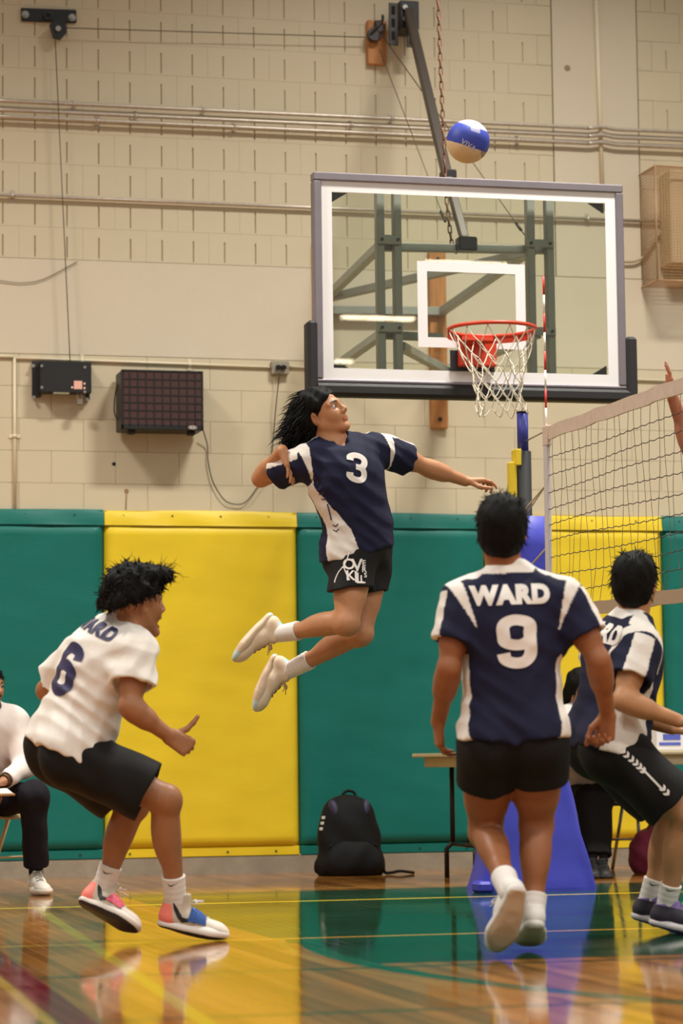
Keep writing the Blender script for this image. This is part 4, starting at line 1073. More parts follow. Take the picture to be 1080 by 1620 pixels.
    for sd in 'LR':
        H, K = J['H'+sd], J['K'+sd]; A = shoes[sd][3]; fr_ = sh['leg'][sd] if isinstance(sh['leg'], dict) else sh['leg']
        r0, r1 = .082*lm_+sg, sh.get('r', .10)*g
        sp.append(Ell(H-frH*.045*g, aH, (.075*g+sg, .085*g+sg, .10*g+sg*.5), .05))
        if fr_ <= 1:
            en = H+(K-H)*fr_; q_ = Cone(H, en+(K-H)*.15, r0, r1, sh.get('k', .03)); cn = cv(*sh['cutn'][sd]) if 'cutn' in sh else nrm(K-H); cut(q_, en, cn); sp.append(q_)
            hol.append(hollow(en, cn, r1-.020, r1-.016, .03)); legs[sd] = (H, K, en)
        else:
            sp.append(Cone(H, K, r0, r1*.85, .04)); sp.append(Cone(K, K, r1*.86, None, .03)); en = K+(A-K)*(fr_-1); q_ = Cone(K, en+(A-K)*.1, r1*.8, sh.get('r2', .07)*g, .03); cut(q_, en, A-K); sp.append(q_)
            hol.append(hollow(en, A-K, sh.get('r2', .07)*g-.014, sh.get('r2', .07)*g-.014)); legs[sd] = (K, A, en)
    ww2 = [(cv(*dr)*fq, am_, rs.rand(3)*6.3) for (dr, fq, am_) in sh.get('folds', [((.9, .4, .2), 50, .0025), ((.2, .9, .3), 40, .002)])]
    def sd_(X, Y, Z):
        o = 0
        for (k_, a_, p_) in ww2: o = o+a_*np.sin(X*k_[0]+Y*k_[1]+Z*k_[2]+p_[0]+1.5*np.sin(10*X+8*Z+p_[1]))
        return np.broadcast_to(o, np.broadcast_shapes(X.shape, Y.shape, Z.shape))
    pv, pq = mesh_field(sp+hol, .0055, disp=sd_); pv = laplace(pv, pq, 1, .4)
    me = fast_mesh(sh.get('name', 'shorts'), pv, pq); so = put(sh.get('name', 'shorts'), me, sh.get('mat', M_short), t)
    info['legs'] = legs; info['bvh'] = make_bvh(pv, pq); info['shorts'] = so
    if 'after' in sh: sh['after'](info)
    # socks and shoes
    for sd in 'LR':
        hl, to, uu, A = shoes[sd]; K = J['K'+sd]
        if cfg.get('sock', True):
            f_ = cfg.get('sockf', .30); f_ = f_[sd] if isinstance(f_, dict) else f_; en = A+(K-A)*f_; sk_ = [Cone(A-(K-A)*.12, en+(K-A)*.1, .0355*lm_, (.034+.019*(f_+.1))*lm_+.006, .01)]; cut(sk_[0], en, K-A)
            ax_ = nrm(K-A)
            vv, qq = mesh_field(sk_, .0035, disp=lambda X, Y, Z: .0004*np.sin(260*(X*ax_[0]+Y*ax_[1]+Z*ax_[2])))
            sok = put('sock', fast_mesh('sock', vv, qq), cfg.get('sockmat', M_sock), t)
            if cfg.get('socklogo'):
                zz = nrm(K-A); nd = -FW; ex = nrm(np.cross(zz, nd)); 
                decal_mesh('swoosh', poly_mesh([[(a*.42, b*.42) for a, b in SWOOSH]]), make_bvh(vv, qq), A+(K-A)*f_*.72, ex, zz, nd, .001, mat('black_mark', (24, 22, 22), .6), sok, .006)
        st = dict(cfg['shoe']); st.update(cfg.get('shoe'+sd, {}))
        make_shoe(t, hl, to, uu, st, sd, cfg.get('shoelab'+sd), 3)
    # print limb lengths while tuning
    if cfg.get('debug'):
        for a_, b_ in (('SL', 'EL'), ('EL', 'WL'), ('SR', 'ER'), ('ER', 'WR'), ('HL', 'KL'), ('HR', 'KR'), ('SL', 'SR'), ('HL', 'HR'), ('pelvis', 'neck')): print(cfg['label'][:24], a_, b_, round(float(np.linalg.norm(J[a_]-J[b_])), 3))
        for sd in 'LR': print('  shank', sd, round(float(np.linalg.norm(J['K'+sd]-shoes[sd][3])), 3), 'shoe len', round(float(np.linalg.norm(shoes[sd][0]-shoes[sd][1])), 3), 'heel z', round(shoes[sd][0][2], 3), 'toe z', round(shoes[sd][1][2], 3), 'depths', shoes[sd][0]@FW)
    return t, info
# ---- hair styles
SHORT = dict(blobs=[(-.02, 0, .036, .110, .090, .098), (-.045, 0, -.02, .078, .079, .085)], cuts=[(.078, .05, .75, -.66), (-.05, -.092, -.1, -1)], rough=.0022, seed=2,
             strands=[(lambda a, b, c: c > -.05, lambda f, l, u: (lambda p: f*.35-u*.75, .35), 420, .03, .0035, .30, .3, 0),
                      (lambda a, b, c: c > .09, lambda f, l, u: (lambda p: f*.5, .5), 120, .03, .003, .4, .3, 0)])
def flow_back(f, l, u): return (lambda p: RT*-.75+UP*-.55, .25)
LONG = dict(blobs=[(-.022, 0, .036, .112, .094, .100), (-.085, -.01, -.005, .085, .088, .095), (-.105, 0, -.07, .062, .078, .07), (-.125, 0, -.02, .07, .075, .07)], cuts=[(.070, .052, .72, -.69)], rough=.005, seed=5,
            holes=[(.004, -.094, -.012, .034), (.004, .094, -.012, .034)],
            strands=[(lambda a, b, c: (a < .0), lambda f, l, u: (lambda p: RT*-.7+UP*-.75, .22), 520, .075, .0050, .22, .35, .006),
                     (lambda a, b, c: (a < -.03) & (c < .02), lambda f, l, u: (lambda p: RT*-.95+UP*-.6, .2), 200, .085, .0050, .32, .3, .012),
                     (lambda a, b, c: (a > -.03), lambda f, l, u: (lambda p: -f*.9-u*.25, .12), 420, .07, .0048, .16, .25, .003)])
PUFF = dict(blobs=[(-.035, 0, .052, .122, .106, .108), (-.075, 0, .005, .085, .096, .096), (.045, -.005, .108, .07, .085, .042), (.092, -.01, .116, .040, .065, .028), (-.082, 0, -.035, .075, .086, .075)], cuts=[(.088, .062, .30, -.95), (-.05, -.105, -.15, -1)], rough=.006, seed=9,
            holes=[(.016, -.108, -.030, .060), (.016, .108, -.030, .060), (.075, -.085, -.005, .045), (.075, .085, -.005, .045)],
            strands=[(lambda a, b, c: c > -.06, lambda f, l, u: (lambda p: f*.2-u*.35, .45), 900, .030, .0042, .50, .2, .010),
                     (lambda a, b, c: (c > .11), lambda f, l, u: (lambda p: f*.6+u*.4, .4), 70, .075, .0018, .45, 1.2, .018)])
# ---- jersey colouring
def seg_dist(p, a, b):
    t = np.clip(((p-a)@(b-a))/((b-a)@(b-a)), 0, 1); return np.linalg.norm(p-a-t[:, None]*(b-a), axis=1), t
def team_jersey(side_w=.55, hem_w=.3, navy=NAVY, collar=False):
    def fn(v, i):
        col = np.tile(navy, (len(v), 1)); r = v-i['P']; h = (r@i['up'])/i['TL']; ctr = r-np.outer(r@i['up'], i['up'])
        blend = np.clip((h-.2)/.6, 0, 1)[:, None]; la = nrm(i['latH'])*(1-blend)+nrm(i['lat'])*blend; fr = nrm(i['frH'])*(1-blend)+nrm(i['front'])*blend
        cx = (v-(i['P']+np.outer(h, i['N']-i['P'])))
        x = (cx*la).sum(1); y = (cx*fr).sum(1); ang = np.abs(np.arctan2(y*1.25, np.abs(x)))
        side = (ang < (side_w*(.50+.5*np.clip(1.1-h*1.3, 0, 1))+hem_w*np.clip(.15-h, 0, .4))) & (h < .72)
        col[side] = WHITE
        for sd in 'LR':
            s_, d, ln = i['slv'][sd]; q = v-s_; t = q@d; rad = np.linalg.norm(q-np.outer(t, d), axis=1); inn = nrm(i['N']-s_-i['up']*np.dot(i['N']-s_, i['up']))
            arm = (t > -.02) & (t < ln+.03) & (rad < .11) & (h > .45) & ~((t < .05) & (q@inn > .035))
            col[arm] = navy
            out = nrm(i['up']*.75-inn*.66); upd = nrm(out-d*np.dot(out, d)); sdv = np.cross(d, upd); qa = q@upd; qb = q@sdv
            col[arm & (np.abs(np.arctan2(qb, qa)) < .55)] = WHITE           # stripe along the top of the sleeve
            n = nrm(d*.45-inn); tt = q@n; hh = q@i['up']                    # wedge over the armhole
            wd = (np.abs(tt-.004) < .003+.022*np.clip((hh+.085)/.15, 0, 1)) & (hh > -.10) & (hh < .09) & (t < .10); col[wd] = WHITE
            col[(i['n']@i['up'] > .80) & (h > .84) & ((v-i['N'])@i['front'] < .015) & (q@inn > -.03)] = WHITE  # shoulder yoke
        qn = v-i['N']; rn = np.linalg.norm(qn-np.outer(qn@i['up'], i['up']), axis=1); col[(rn < .105) & (qn@i['front'] < .0) & (qn@i['up'] > .012)] = WHITE   # band round the back of the neck
        return col
    return fn
def plain(c_):
    def fn(v, i): return np.tile(c_, (len(v), 1))
    return fn
def arrows(n, sc, gap):
    out = []
    for k in range(n):
        y = k*gap; out.append([(-sc, y+sc*.7), (0, y), (sc, y+sc*.7), (sc, y+sc*.3), (0, y-sc*.5), (-sc, y+sc*.3)])
    return out

# ---- shoe styles
def k_upper(p):
    x, y, z = p
    if x < .066-.32*(z-.03) and z < .098: return c3(246, 128, 112)
    if x > .15: return c3(226, 214, 200)
    return c3(196, 182, 162)
def k_sole(p): return c3(34, 30, 36) if (p[2] < .009) else c3(228, 216, 208)
KY = dict(high=True, sw=1.5, len=.295, upper=k_upper, sole=k_sole, swoosh=mat('black_mark', (24, 22, 22), .6), lace=mat('lace_white', (228, 218, 208), .8))
M_pink = mat('pink_spotted_strap', (226, 84, 110), .6, noise=.4, nscale=60); M_blues = mat('blue_knit_strap', (52, 88, 158), .8, bump=.5, bscale=150)
CREAM = dict(len=.29, upper=lambda p: c3(224, 200, 172) if p[0] > .03 or p[2] < .07 else c3(170, 214, 216), sole=lambda p: c3(190, 210, 208) if (p[0] > .245 or p[0] < .02) else c3(216, 190, 162), lace=mat('lace_tan', (176, 146, 118), .8))
WHITES = dict(len=.29, upper=lambda p: c3(232, 226, 220), sole=lambda p: c3(196, 168, 138) if p[2] < .006 and .02 < p[0] else c3(226, 220, 214), lace=mat('lace_white', (228, 218, 208), .8))
DARKS = dict(len=.29, upper=lambda p: c3(226, 176, 170) if (p[0] > .16 and p[2] < .05) else (c3(130, 104, 168) if p[2] > .088 else c3(44, 36, 50)), sole=lambda p: c3(86, 66, 120) if p[2] < .007 else c3(214, 204, 206), lace=mat('lace_white', (228, 218, 208), .8))
SNEAK = dict(len=.29, upper=lambda p: c3(230, 222, 210), sole=lambda p: c3(226, 216, 200), lace=mat('lace_grey', (150, 146, 138), .8))
BLACKS = dict(len=.26, upper=lambda p: c3(24, 22, 22), sole=lambda p: c3(30, 27, 27), lace=mat('lace_black', (28, 26, 26), .8))

DBG = False
# ---------------------------------------------------------------- the jumping hitter, number 3
def p3_text(i):
    o = i['C']+i['up']*.045+i['front']*.1-i['lat']*.005
    ex = nrm(i['lat']*1.0-i['up']*.45); ey = nrm(i['up']+i['lat']*.45)
    out = [('3', .150, .035, 1.15, o, ex, ey, i['front'], M_print_w)]
    for (uu, vv, an) in ((497, 757, .8), (501, 765, .85), (505, 773, .9), (509, 781, 1.0), (513, 789, 1.1), (531, 832, 1.35), (532, 840, 1.35)):
        e1 = RT*math.sin(an)+UP*math.cos(an); e2 = -RT*math.cos(an)+UP*math.sin(an)
        out.append((arrows(1, .013, .03), 0, 0, 0, at_depth(uu, vv, 12), e1, e2, -FW, M_print_n))
    out.append(([[(-.003, -.038), (.003, -.038), (.003, .038), (-.003, .038)]], 0, 0, 0, at_depth(521, 810, 12), nrm(RT+UP*.25), nrm(UP-RT*.25), -FW, M_print_n))
    return out
def p3_shorts(i):
    H, K, en = i['legs']['R']; ax = nrm(K-H); nd = nrm(-FW+RT*.1); ex = RT; ey = UP
    for txt, uu, vv, sz in (('O', 555.5, 894, .066), ('V', 568, 896, .078), ('E', 579, 892, .036), ('R', 579, 902, .036), ('K', 557, 912, .062), ('I', 565.5, 914, .07), ('L', 571, 916, .066), ('L', 576, 918, .05), ('S', 581, 911, .03)):
        o = at_depth(uu, vv, 12.0); decal_mesh('lettering', text_mesh(txt, sz, .02), i['bvh'], o, ex, ey, nd, .0025, M_print_w, i['shorts'], .01)
    line = [(559, 845), (553, 872), (546.5, 890), (543, 896)]
    def seam(pts):
        out = []
        for (uu, vv) in pts:
            h_ = i['bvh'].ray_cast(Vector(CAM), Vector(nrm(ray(uu, vv))), 40)
            if h_[0] is not None: out.append(np.array(h_[0])-FW*.002)
        if len(out) > 1: MB().tube(spline(out, 4), .003, 6).build('piping', M_print_w, i['shorts'])
    seam(line); seam([(543, 896), (535, 906), (530.5, 916), (529, 922)]); seam([(543, 896), (547, 906), (551, 914), (553, 918)])
person(dict(debug=DBG, label='jumping player number 3 in navy jersey, arm cocked, floating before the backboard', depth=12.3, skin=(186, 130, 92), base=tuple(at_depth(500, 1120, 12.3)),
    J=dict(pelvis=(570, 868, 0), neck=(528, 705, -.02), SR=(484, 731, -.10), SL=(606, 712, .09), HR=(560, 880, -.08), HL=(586, 878, .08), ER=(412, 757, .10), WR=(446, 712, -.10),
           EL=(676, 740, .22), WL=(736, 761, .32), KR=(549, 985, -.20), KL=(570, 1002, -.06)),
    head=dict(c=(511, 655, -.02), f=(.80, .40, -.45), u=(-.46, .86, .05), g=1.02, look=(.7, .7, 0)), bow=.035, arm=.95,
    hands=dict(R=dict(d=(.42, -.9, -.15), p=(-.75, -.35, .3), curl=(.15, .30, .2), thumb=.4, spread=.10), L=dict(d=(.96, .06, .2), p=(.1, -.95, .1), curl=((.25, .5, .3), (.5, .9, .5), (.6, 1.0, .6), (.7, 1.0, .6)), thumb=.6)),
    shoes=dict(R=((427, 966, .06), (362, 1042, .0), (.75, -.62, -.15)), L=((432, 1032, .16), (398, 1118, .10), (.92, -.35, -.25))), shoe=CREAM, sockf=.30,
    hair=LONG, shorts=dict(leg=.50, r=.105, grow=.022, after=p3_shorts, cutn=dict(R=(.1, -.95, -.1), L=(.1, -.95, -.1))),
    jersey=dict(grow=.016, hem=-.01, drape=.02, sleeve=dict(R=.60, L=.55), slr=.075, vneck=1, color=team_jersey(.46, .1), text=p3_text, hemn=(.28, -.95, 0), folds=[((.7, .7, .1), 42, .0045), ((.3, .9, .2), 60, .003), ((.9, -.4, .2), 35, .003)])))

# ---------------------------------------------------------------- the crouching player in white, number 6
def p6_text(i):
    bk = -i['front']; ex = nrm(np.cross(i['up'], bk)); o = i['C']+bk*.15
    return [('WARD', .075, .055, 1.15, o+i['up']*.135, ex, i['up'], bk, M_print_n), ('6', .235, .035, 1.1, o-i['up']*.055, ex, i['up'], bk, M_print_n)]
person(dict(debug=DBG, label='crouching player number 6 in white jersey and black shorts, at left', depth=10.62, skin=(158, 106, 72),
    J=dict(pelvis=(112, 1180, .02), neck=(192, 992, .03), SR=(218, 1028, -.13), SL=(120, 1042, .17), HR=(124, 1200, -.085), HL=(98, 1192, .085), ER=(205, 1118, -.22), WR=(267, 1164, -.16),
           EL=(74, 1092, .32), WL=(140, 1130, .36), KR=(262, 1266, -.10), KL=(212, 1272, .12)),
    head=dict(c=(219, 954, .0), f=(.84, -.02, .5), u=(.05, 1, .0), g=1.0, mouth='open'), arm=1.03, leg=1.06, bow=-.02,
    hands=dict(R=dict(d=(.82, -.5, .1), p=(.1, -.35, .9), curl=(1.25, 1.3, .8), thumb='up', g=1.05), L=dict(d=(.9, -.3, .2), p=(.2, 0, -1), curl=(.8, 1, .5))),
    shoes=dict(R=((246, 1465, -.02), (362, 1489, -.02), (.12, 1, .06)), L=((120, 1428, .10), (212, 1473, .0), (.40, .74, .50))), shoe=KY, shoeR=dict(strap=M_blues), shoeL=dict(strap=M_pink), sockf=.27, socklogo=True,
    shoelabR='white and coral high shoe with blue strap', shoelabL='white and coral high shoe with pink spotted strap',
    hair=PUFF, shorts=dict(leg=dict(R=.80, L=.80), r=.125, grow=.03, k=.06),
    jersey=dict(grow=.02, hem=-.02, drape=.05, sleeve=.62, slr=.088, color=plain(WHITE), text=p6_text, lab='white jersey with navy lettering', folds=[((.5, .85, .1), 38, .006), ((.8, -.5, .2), 45, .004), ((.2, .9, .4), 26, .004)])))

# ---------------------------------------------------------------- number 9, seen from behind
def p9_text(i):
    bk = -i['front']; ex = nrm(np.cross(i['up'], bk)); o = i['C']+bk*.15
    return [('WARD', .088, .07, .98, o+i['up']*.115, ex, i['up'], bk, M_print_w), ('9', .205, .04, 1.2, o-i['up']*.05+ex*.015, ex, i['up'], bk, M_print_w)]
person(dict(debug=DBG, label='player number 9 in navy jersey seen from behind, walking with one heel raised', depth=9.75, skin=(148, 92, 58), base=tuple(on_floor(838, 1505)),
    J=dict(pelvis=(812, 1150, 0), neck=(803, 912, .02), SL=(728, 952, .0), SR=(898, 950, .0), HL=(772, 1180, 0), HR=(850, 1178, 0), EL=(710, 1058, -.06), WL=(693, 1142, .08),
           ER=(946, 1045, -.06), WR=(961, 1130, .06), KL=(768, 1316, .20), KR=(848, 1305, .14)),
    head=dict(c=(794, 838, .03), f=(.12, .12, 1), u=(.02, 1, -.1), g=1.04), arm=1.02, leg=1.14,
    hands=dict(L=dict(d=(.05, -.95, .15), p=(1, .1, .2), curl=(.5, .6, .4), thumb=.4), R=dict(d=(-.12, -.95, .1), p=(-.6, 0, -.8), curl=((.9, 1.0, .5), (1.0, 1.1, .6), (1.1, 1.1, .6), (1.1, 1.1, .6)), thumb=.8, g=1.05)),
    shoes=dict(L=((823, 1402, -.30), (786, 1512, -.20), (-.25, .35, .9)), R=((846, 1466, -.10), (834, 1500, .16), (.05, .9, .55))), shoe=WHITES, sockf=dict(L=.16, R=.12),
    hair=SHORT, shorts=dict(leg=.40, r=.115, grow=.024, k=.02, folds=[((.9, .3, .2), 45, .002)]),
    jersey=dict(grow=.018, hem=-.035, drape=.012, sleeve=.60, slr=.075, color=team_jersey(.62, .9), text=p9_text, folds=[((.3, .9, .1), 32, .0035), ((.6, .75, .1), 45, .003), ((-.7, .6, .1), 40, .0025)])))

# ---------------------------------------------------------------- the crouching player at the right edge
def pr_text(i):
    bk = -i['front']; ex = nrm(np.cross(i['up'], bk)); o = i['C']+bk*.15
    return [('WARD', .10, .055, 1.05, o+i['up']*.10, ex, i['up'], bk, M_print_w)]
def pr_shorts(i):
    pts = [(991, 1193), (997, 1200), (1005, 1207), (1012, 1213), (1018, 1219), (1024, 1225), (1055, 1253), (1061, 1260)]
    for (uu, vv) in pts:
        o = at_depth(uu, vv, 10.3); e1 = nrm(RT*.7-UP*.72); e2 = nrm(RT*.72+UP*.7)
        decal_mesh('arrow_print', poly_mesh([[(-.009, .013), (.003, .013), (.014, 0), (.003, -.013), (-.009, -.013), (.001, 0)]]), i['bvh'], o, e1, e2, -FW, .0025, M_print_w, i['shorts'], .02)
    decal_mesh('arrow_print', poly_mesh([[(-.055, -.004), (.055, -.004), (.055, .004), (-.055, .004)]]), i['bvh'], at_depth(1038, 1238, 10.3), nrm(RT*.7-UP*.72), nrm(RT*.72+UP*.7), -FW, .0025, M_print_w, i['shorts'], .02)
person(dict(debug=DBG, label='crouching navy-jersey player at the right edge in front of the scorer table', depth=10.66, skin=(188, 136, 96),
    J=dict(pelvis=(962, 1168, .04), neck=(998, 985, .03), SR=(1012, 1022, -.14), SL=(950, 1030, .17), HR=(978, 1192, -.085), HL=(952, 1184, .085), ER=(985, 1108, -.24), WR=(1072, 1140, -.18),
           EL=(955, 1120, .28), WL=(1062, 1152, .14), KR=(1086, 1292, -.10), KL=(1068, 1288, .14)),
    head=dict(c=(1006, 922, .03), f=(.42, .12, .90), u=(.0, 1, -.05), g=1.0), leg=1.0,
    hands=dict(R=dict(d=(.95, -.2, .1), p=(.2, .9, -.2), curl=(.2, .3, .2)), L=dict(d=(.95, -.15, .0), p=(.1, .9, -.2), curl=(.2, .3, .2))),
    shoes=dict(R=((1023, 1463, -.02), (1140, 1487, -.06), (.1, 1, .05)), L=((995, 1453, .16), (1100, 1476, .12), (.15, 1, .05))), shoe=DARKS, sockf=.22, socklogo=True,
    hair=dict(SHORT, seed=4), shorts=dict(leg=.78, r=.125, grow=.03, k=.06, after=pr_shorts),
    jersey=dict(grow=.02, hem=-.03, drape=.04, sleeve=.62, slr=.085, color=team_jersey(.55, .2), text=pr_text, folds=[((.5, .85, .1), 38, .004), ((.8, -.5, .2), 45, .003)])))
# ================================================================== volleyball gear
NX = 4.5; NT, NB = 2.43, 1.43; NY0, NY1 = 13.31, 4.0
M_tape = mat('net_tape', (214, 192, 176), .75, noise=.06, nscale=20); M_tape2 = mat('net_side_tape', (206, 196, 196), .75); M_netc = mat('dark_net_cord', (70, 56, 54), .8)
t = thing('volleyball_net', 'volleyball net with pale top tape running from the blue post toward the camera', 'net', (NX, NY0, NB))
def sagz(y): return -.02*math.sin(math.pi*(NY0-y)/(NY0-NY1))
def tapestrip(name, z0, z1, M, th=.006, n=80):
    vs = []; fs = []
    for k in range(n+1):
        y = NY0+(NY1-NY0)*k/n; wx = .004*math.sin(9*y)+.003*math.sin(23*y)
        for dx, z in ((-th, z0), (th, z0), (th, z1), (-th, z1)): vs.append((NX+dx+wx, y, z+sagz(y)+.003*math.sin(14*y+z)))
    for k in range(n):
        for j in range(4): fs.append((k*4+j, k*4+(j+1) % 4, k*4+4+(j+1) % 4, k*4+4+j))
    return MB().add(vs, fs).build(name, M, t)
tapestrip('top_tape', NT-.07, NT, M_tape); tapestrip('bottom_tape', NB-.02, NB+.045, mat('net_bottom_tape', (176, 150, 126), .8))
MB().box((NX-.011, NY0-.055, NB-.02), (NX+.011, NY0, NT-.002), .003).build('side_tape', M_tape2, t)
MB().box((NX-.014, NY0-.075, NT-.10), (NX+.014, NY0-.002, NT+.003), .002).build('corner_patch', M_tape, t)
nm = MB(); nv_ = MB(); rs = np.random.RandomState(4)
for i in range(1, 10):
    z = NB+.04+(NT-.07-NB-.04)*i/10; pts = []
    n = 186
    for k in range(n+1):
        y = NY0-.04+(NY1-NY0+.04)*k/n; pts.append((NX+.004*math.sin(7*y+i), y, z+sagz(y)-.006*abs(math.sin(math.pi*k/2))+.012*math.sin(2.3*y+i*.8)*(1-abs(i/10-.5))))
    nm.tube(pts, .0024, 4, cap=False)
nv = int((NY0-NY1)/.1)
for k in range(1, nv):
    y = NY0-.04-k*.1; ph = rs.rand()*6; pts = []
    for j in range(21):
        z = NB+.04+(NT-.07-NB-.04)*j/20; low = max(0, (NB+.35-z)/.35)
        pts.append((NX+.006*math.sin(8*z+ph), y+.010*math.sin(6*z+ph)+.03*low*math.sin(14*z+ph), z+sagz(y)))
    nv_.tube(pts, .0014, 4, cap=False)
tag(nm.build('netting', M_netc, t), kind='stuff'); tag(nv_.build('netting', mat('brown_net_cord', (112, 92, 84), .8), t), kind='stuff')
M_rope = mat('tan_rope', (196, 176, 140), .8)
PXY = (4.54, 13.80); pz = lambda z, dx=0, dy=0: V(PXY[0]+dx, PXY[1]+dy, z)
MB().tube([V(NX, NY0, NT-.02), pz(NT-.02, 0, -.05)], .004, 6).build('head_cable', M_bolt, t)
MB().tube([V(NX, NY0-.01, 2.13), pz(1.98, -.06, -.04)], .005, 6).tube([V(NX, NY0-.01, 2.13), pz(2.02, .0, -.05)], .005, 6).build('tie_rope', M_rope, t)
MB().tube([V(NX, NY0-.01, 1.80), pz(1.70, -.02, -.06)], .005, 6).build('tie_rope', M_rope, t)
# post
t = thing('net_post', 'volleyball net post with blue cap, black tube and yellow strip', 'post', pz(0))
MB().tube([pz(0), pz(2.36)], .046, 8).build('pole', mat('black_post', (11, 9, 10), .75), t)
MB().tube([pz(2.36), pz(2.57)], .032, 8).build('blue_inner_tube', mat('blue_post', (48, 52, 140), .4), t)
MB().tube([pz(2.57), pz(2.578)], .034, 8).build('cap', M_dark, t)
MB().box(pz(1.55, -.085, -.03), pz(2.30, -.045, .03), .006).build('yellow_strip', mat('post_yellow', (232, 200, 40), .5), t)
MB().box(pz(2.28, -.055, -.04), pz(2.37, -.02, .04), .005).build('yellow_bracket', mat('post_yellow', (232, 200, 40), .5), t)
MB().cyl(pz(1.98, -.085, -.02), pz(1.98, -.12, -.02), .012, 8).build('winch_hook', M_steel, t)
# padded cover around the post, flared at its foot
t = thing('post_pad', 'blue vinyl post pad flaring to the floor under the net post', 'post pad', pz(0))
M_bluev = mat('blue_vinyl', (58, 62, 178), .45, noise=.06, nscale=5, bump=.2, bscale=12)
lv = [(0.0, .325, -.20, .17), (.02, .322, -.20, .17), (.35, .245, -.165, .15), (.75, .150, -.13, .13), (1.05, .125, -.115, .12), (2.0, .115, -.11, .11)]
vs = []; fs = []; n = 40; rs = np.random.RandomState(8)
LV = []
for a, b in zip(lv[:-1], lv[1:]):
    for k in range(6): LV.append([a[j]+(b[j]-a[j])*k/6 for j in range(4)])
LV.append(list(lv[-1]))
for (z, hw_, y0_, y1_) in LV:
    for k in range(n):
        a = math.tau*k/n; c, s = math.cos(a), math.sin(a); e = .28
        X = math.copysign(abs(c)**e, c); Y = math.copysign(abs(s)**e, s); wv = 1+.02*math.sin(7*z+2*c*5)+.012*math.sin(19*z+a*3)
        vs.append(pz(z, hw_*X*wv, (y1_ if Y > 0 else -y0_)*Y*wv))
for j in range(len(LV)-1):
    for k in range(n): fs.append((j*n+k, j*n+(k+1) % n, (j+1)*n+(k+1) % n, (j+1)*n+k))
fs.append(tuple((len(LV)-1)*n+k for k in range(n)))
MB().add(vs, fs, True).build('cover', M_bluev, t)
for z in (1.62, 1.25): MB().tube([pz(z, (.123)*math.copysign(abs(math.cos(a))**.3, math.cos(a)), (.119)*math.copysign(abs(math.sin(a))**.3, math.sin(a))) for a in np.linspace(0, math.tau, 32, endpoint=False)], .008, 5, closed=True).build('strap', mat('blue_strap', (36, 40, 128), .6), t)
MB().box(pz(0.0, -.36, -.22), pz(.06, -.28, -.08), .015).build('floor_flap', M_bluev, t)
# antenna
t = thing('net_antenna', 'thin red and white banded antenna standing at the end of the net', 'antenna', (NX, NY0-.028, NB))
M_red = mat('antenna_red', (214, 48, 40), .45); M_aw = mat('antenna_white', (240, 232, 224), .45)
for k in range(18): MB().cyl((NX, NY0-.028, NB+.1*k), (NX, NY0-.028, NB+.1*k+.1), .0058, 8).build('band', M_red if k % 2 else M_aw, t)
# ball
BCt = at_depth(740, 224, 13.25); br_ = .107
t = thing('volleyball', 'blue and cream volleyball in the air above the backboard', 'ball', BCt-V(0, 0, br_))
vs, fs = [], []
bm = bmesh.new(); bmesh.ops.create_icosphere(bm, subdivisions=6, radius=1); me = bpy.data.meshes.new('cover'); bm.to_mesh(me); bm.free()
co_ = np.zeros(len(me.vertices)*3, np.float32); me.vertices.foreach_get('co', co_); co_ = co_.reshape(-1, 3)
R_, U_, A_x = co_@RT.astype(np.float32), co_@UP.astype(np.float32), co_@FW.astype(np.float32)
tlt = U_+.32*R_-.10*A_x; seamd = np.minimum(np.abs(tlt+.26), np.abs(tlt-.74)); vcut = R_-.42+.25*U_
col = np.tile(c3(54, 70, 178), (len(co_), 1)); col[tlt > .74] = c3(226, 214, 208); low = tlt < -.26; col[low] = c3(218, 188, 146); col[low & (vcut > 0)] = c3(164, 134, 116); 
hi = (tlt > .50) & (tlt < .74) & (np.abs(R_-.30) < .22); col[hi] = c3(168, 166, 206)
sd2 = np.where(low, np.minimum(seamd, np.abs(vcut)), seamd); rad_ = br_*(1-.012*np.exp(-(sd2/.03)**2))
me.vertices.foreach_set('co', (co_*rad_[:, None]+BCt.astype(np.float32)).ravel().astype(np.float32)); me.polygons.foreach_set('use_smooth', [True]*len(me.polygons)); me.update(); set_col(me, col)
put('cover', me, mat('ball_leather', attr='Col', rough=.5, bump=.1, bscale=300), t)
bv = BVHTree.FromPolygons([tuple(v.co) for v in me.vertices], [tuple(p.vertices) for p in me.polygons])
tx = text_mesh('VIVA', .034, .03)
decal_mesh('lettering', tx, bv, at_depth(743, 223, 13), nrm(-RT*.93+UP*.38)*-1 if False else nrm(RT*.86-UP*.5), nrm(UP*.86+RT*.5), -FW, .0012, mat('ball_print', (178, 180, 214), .6), t, .01)

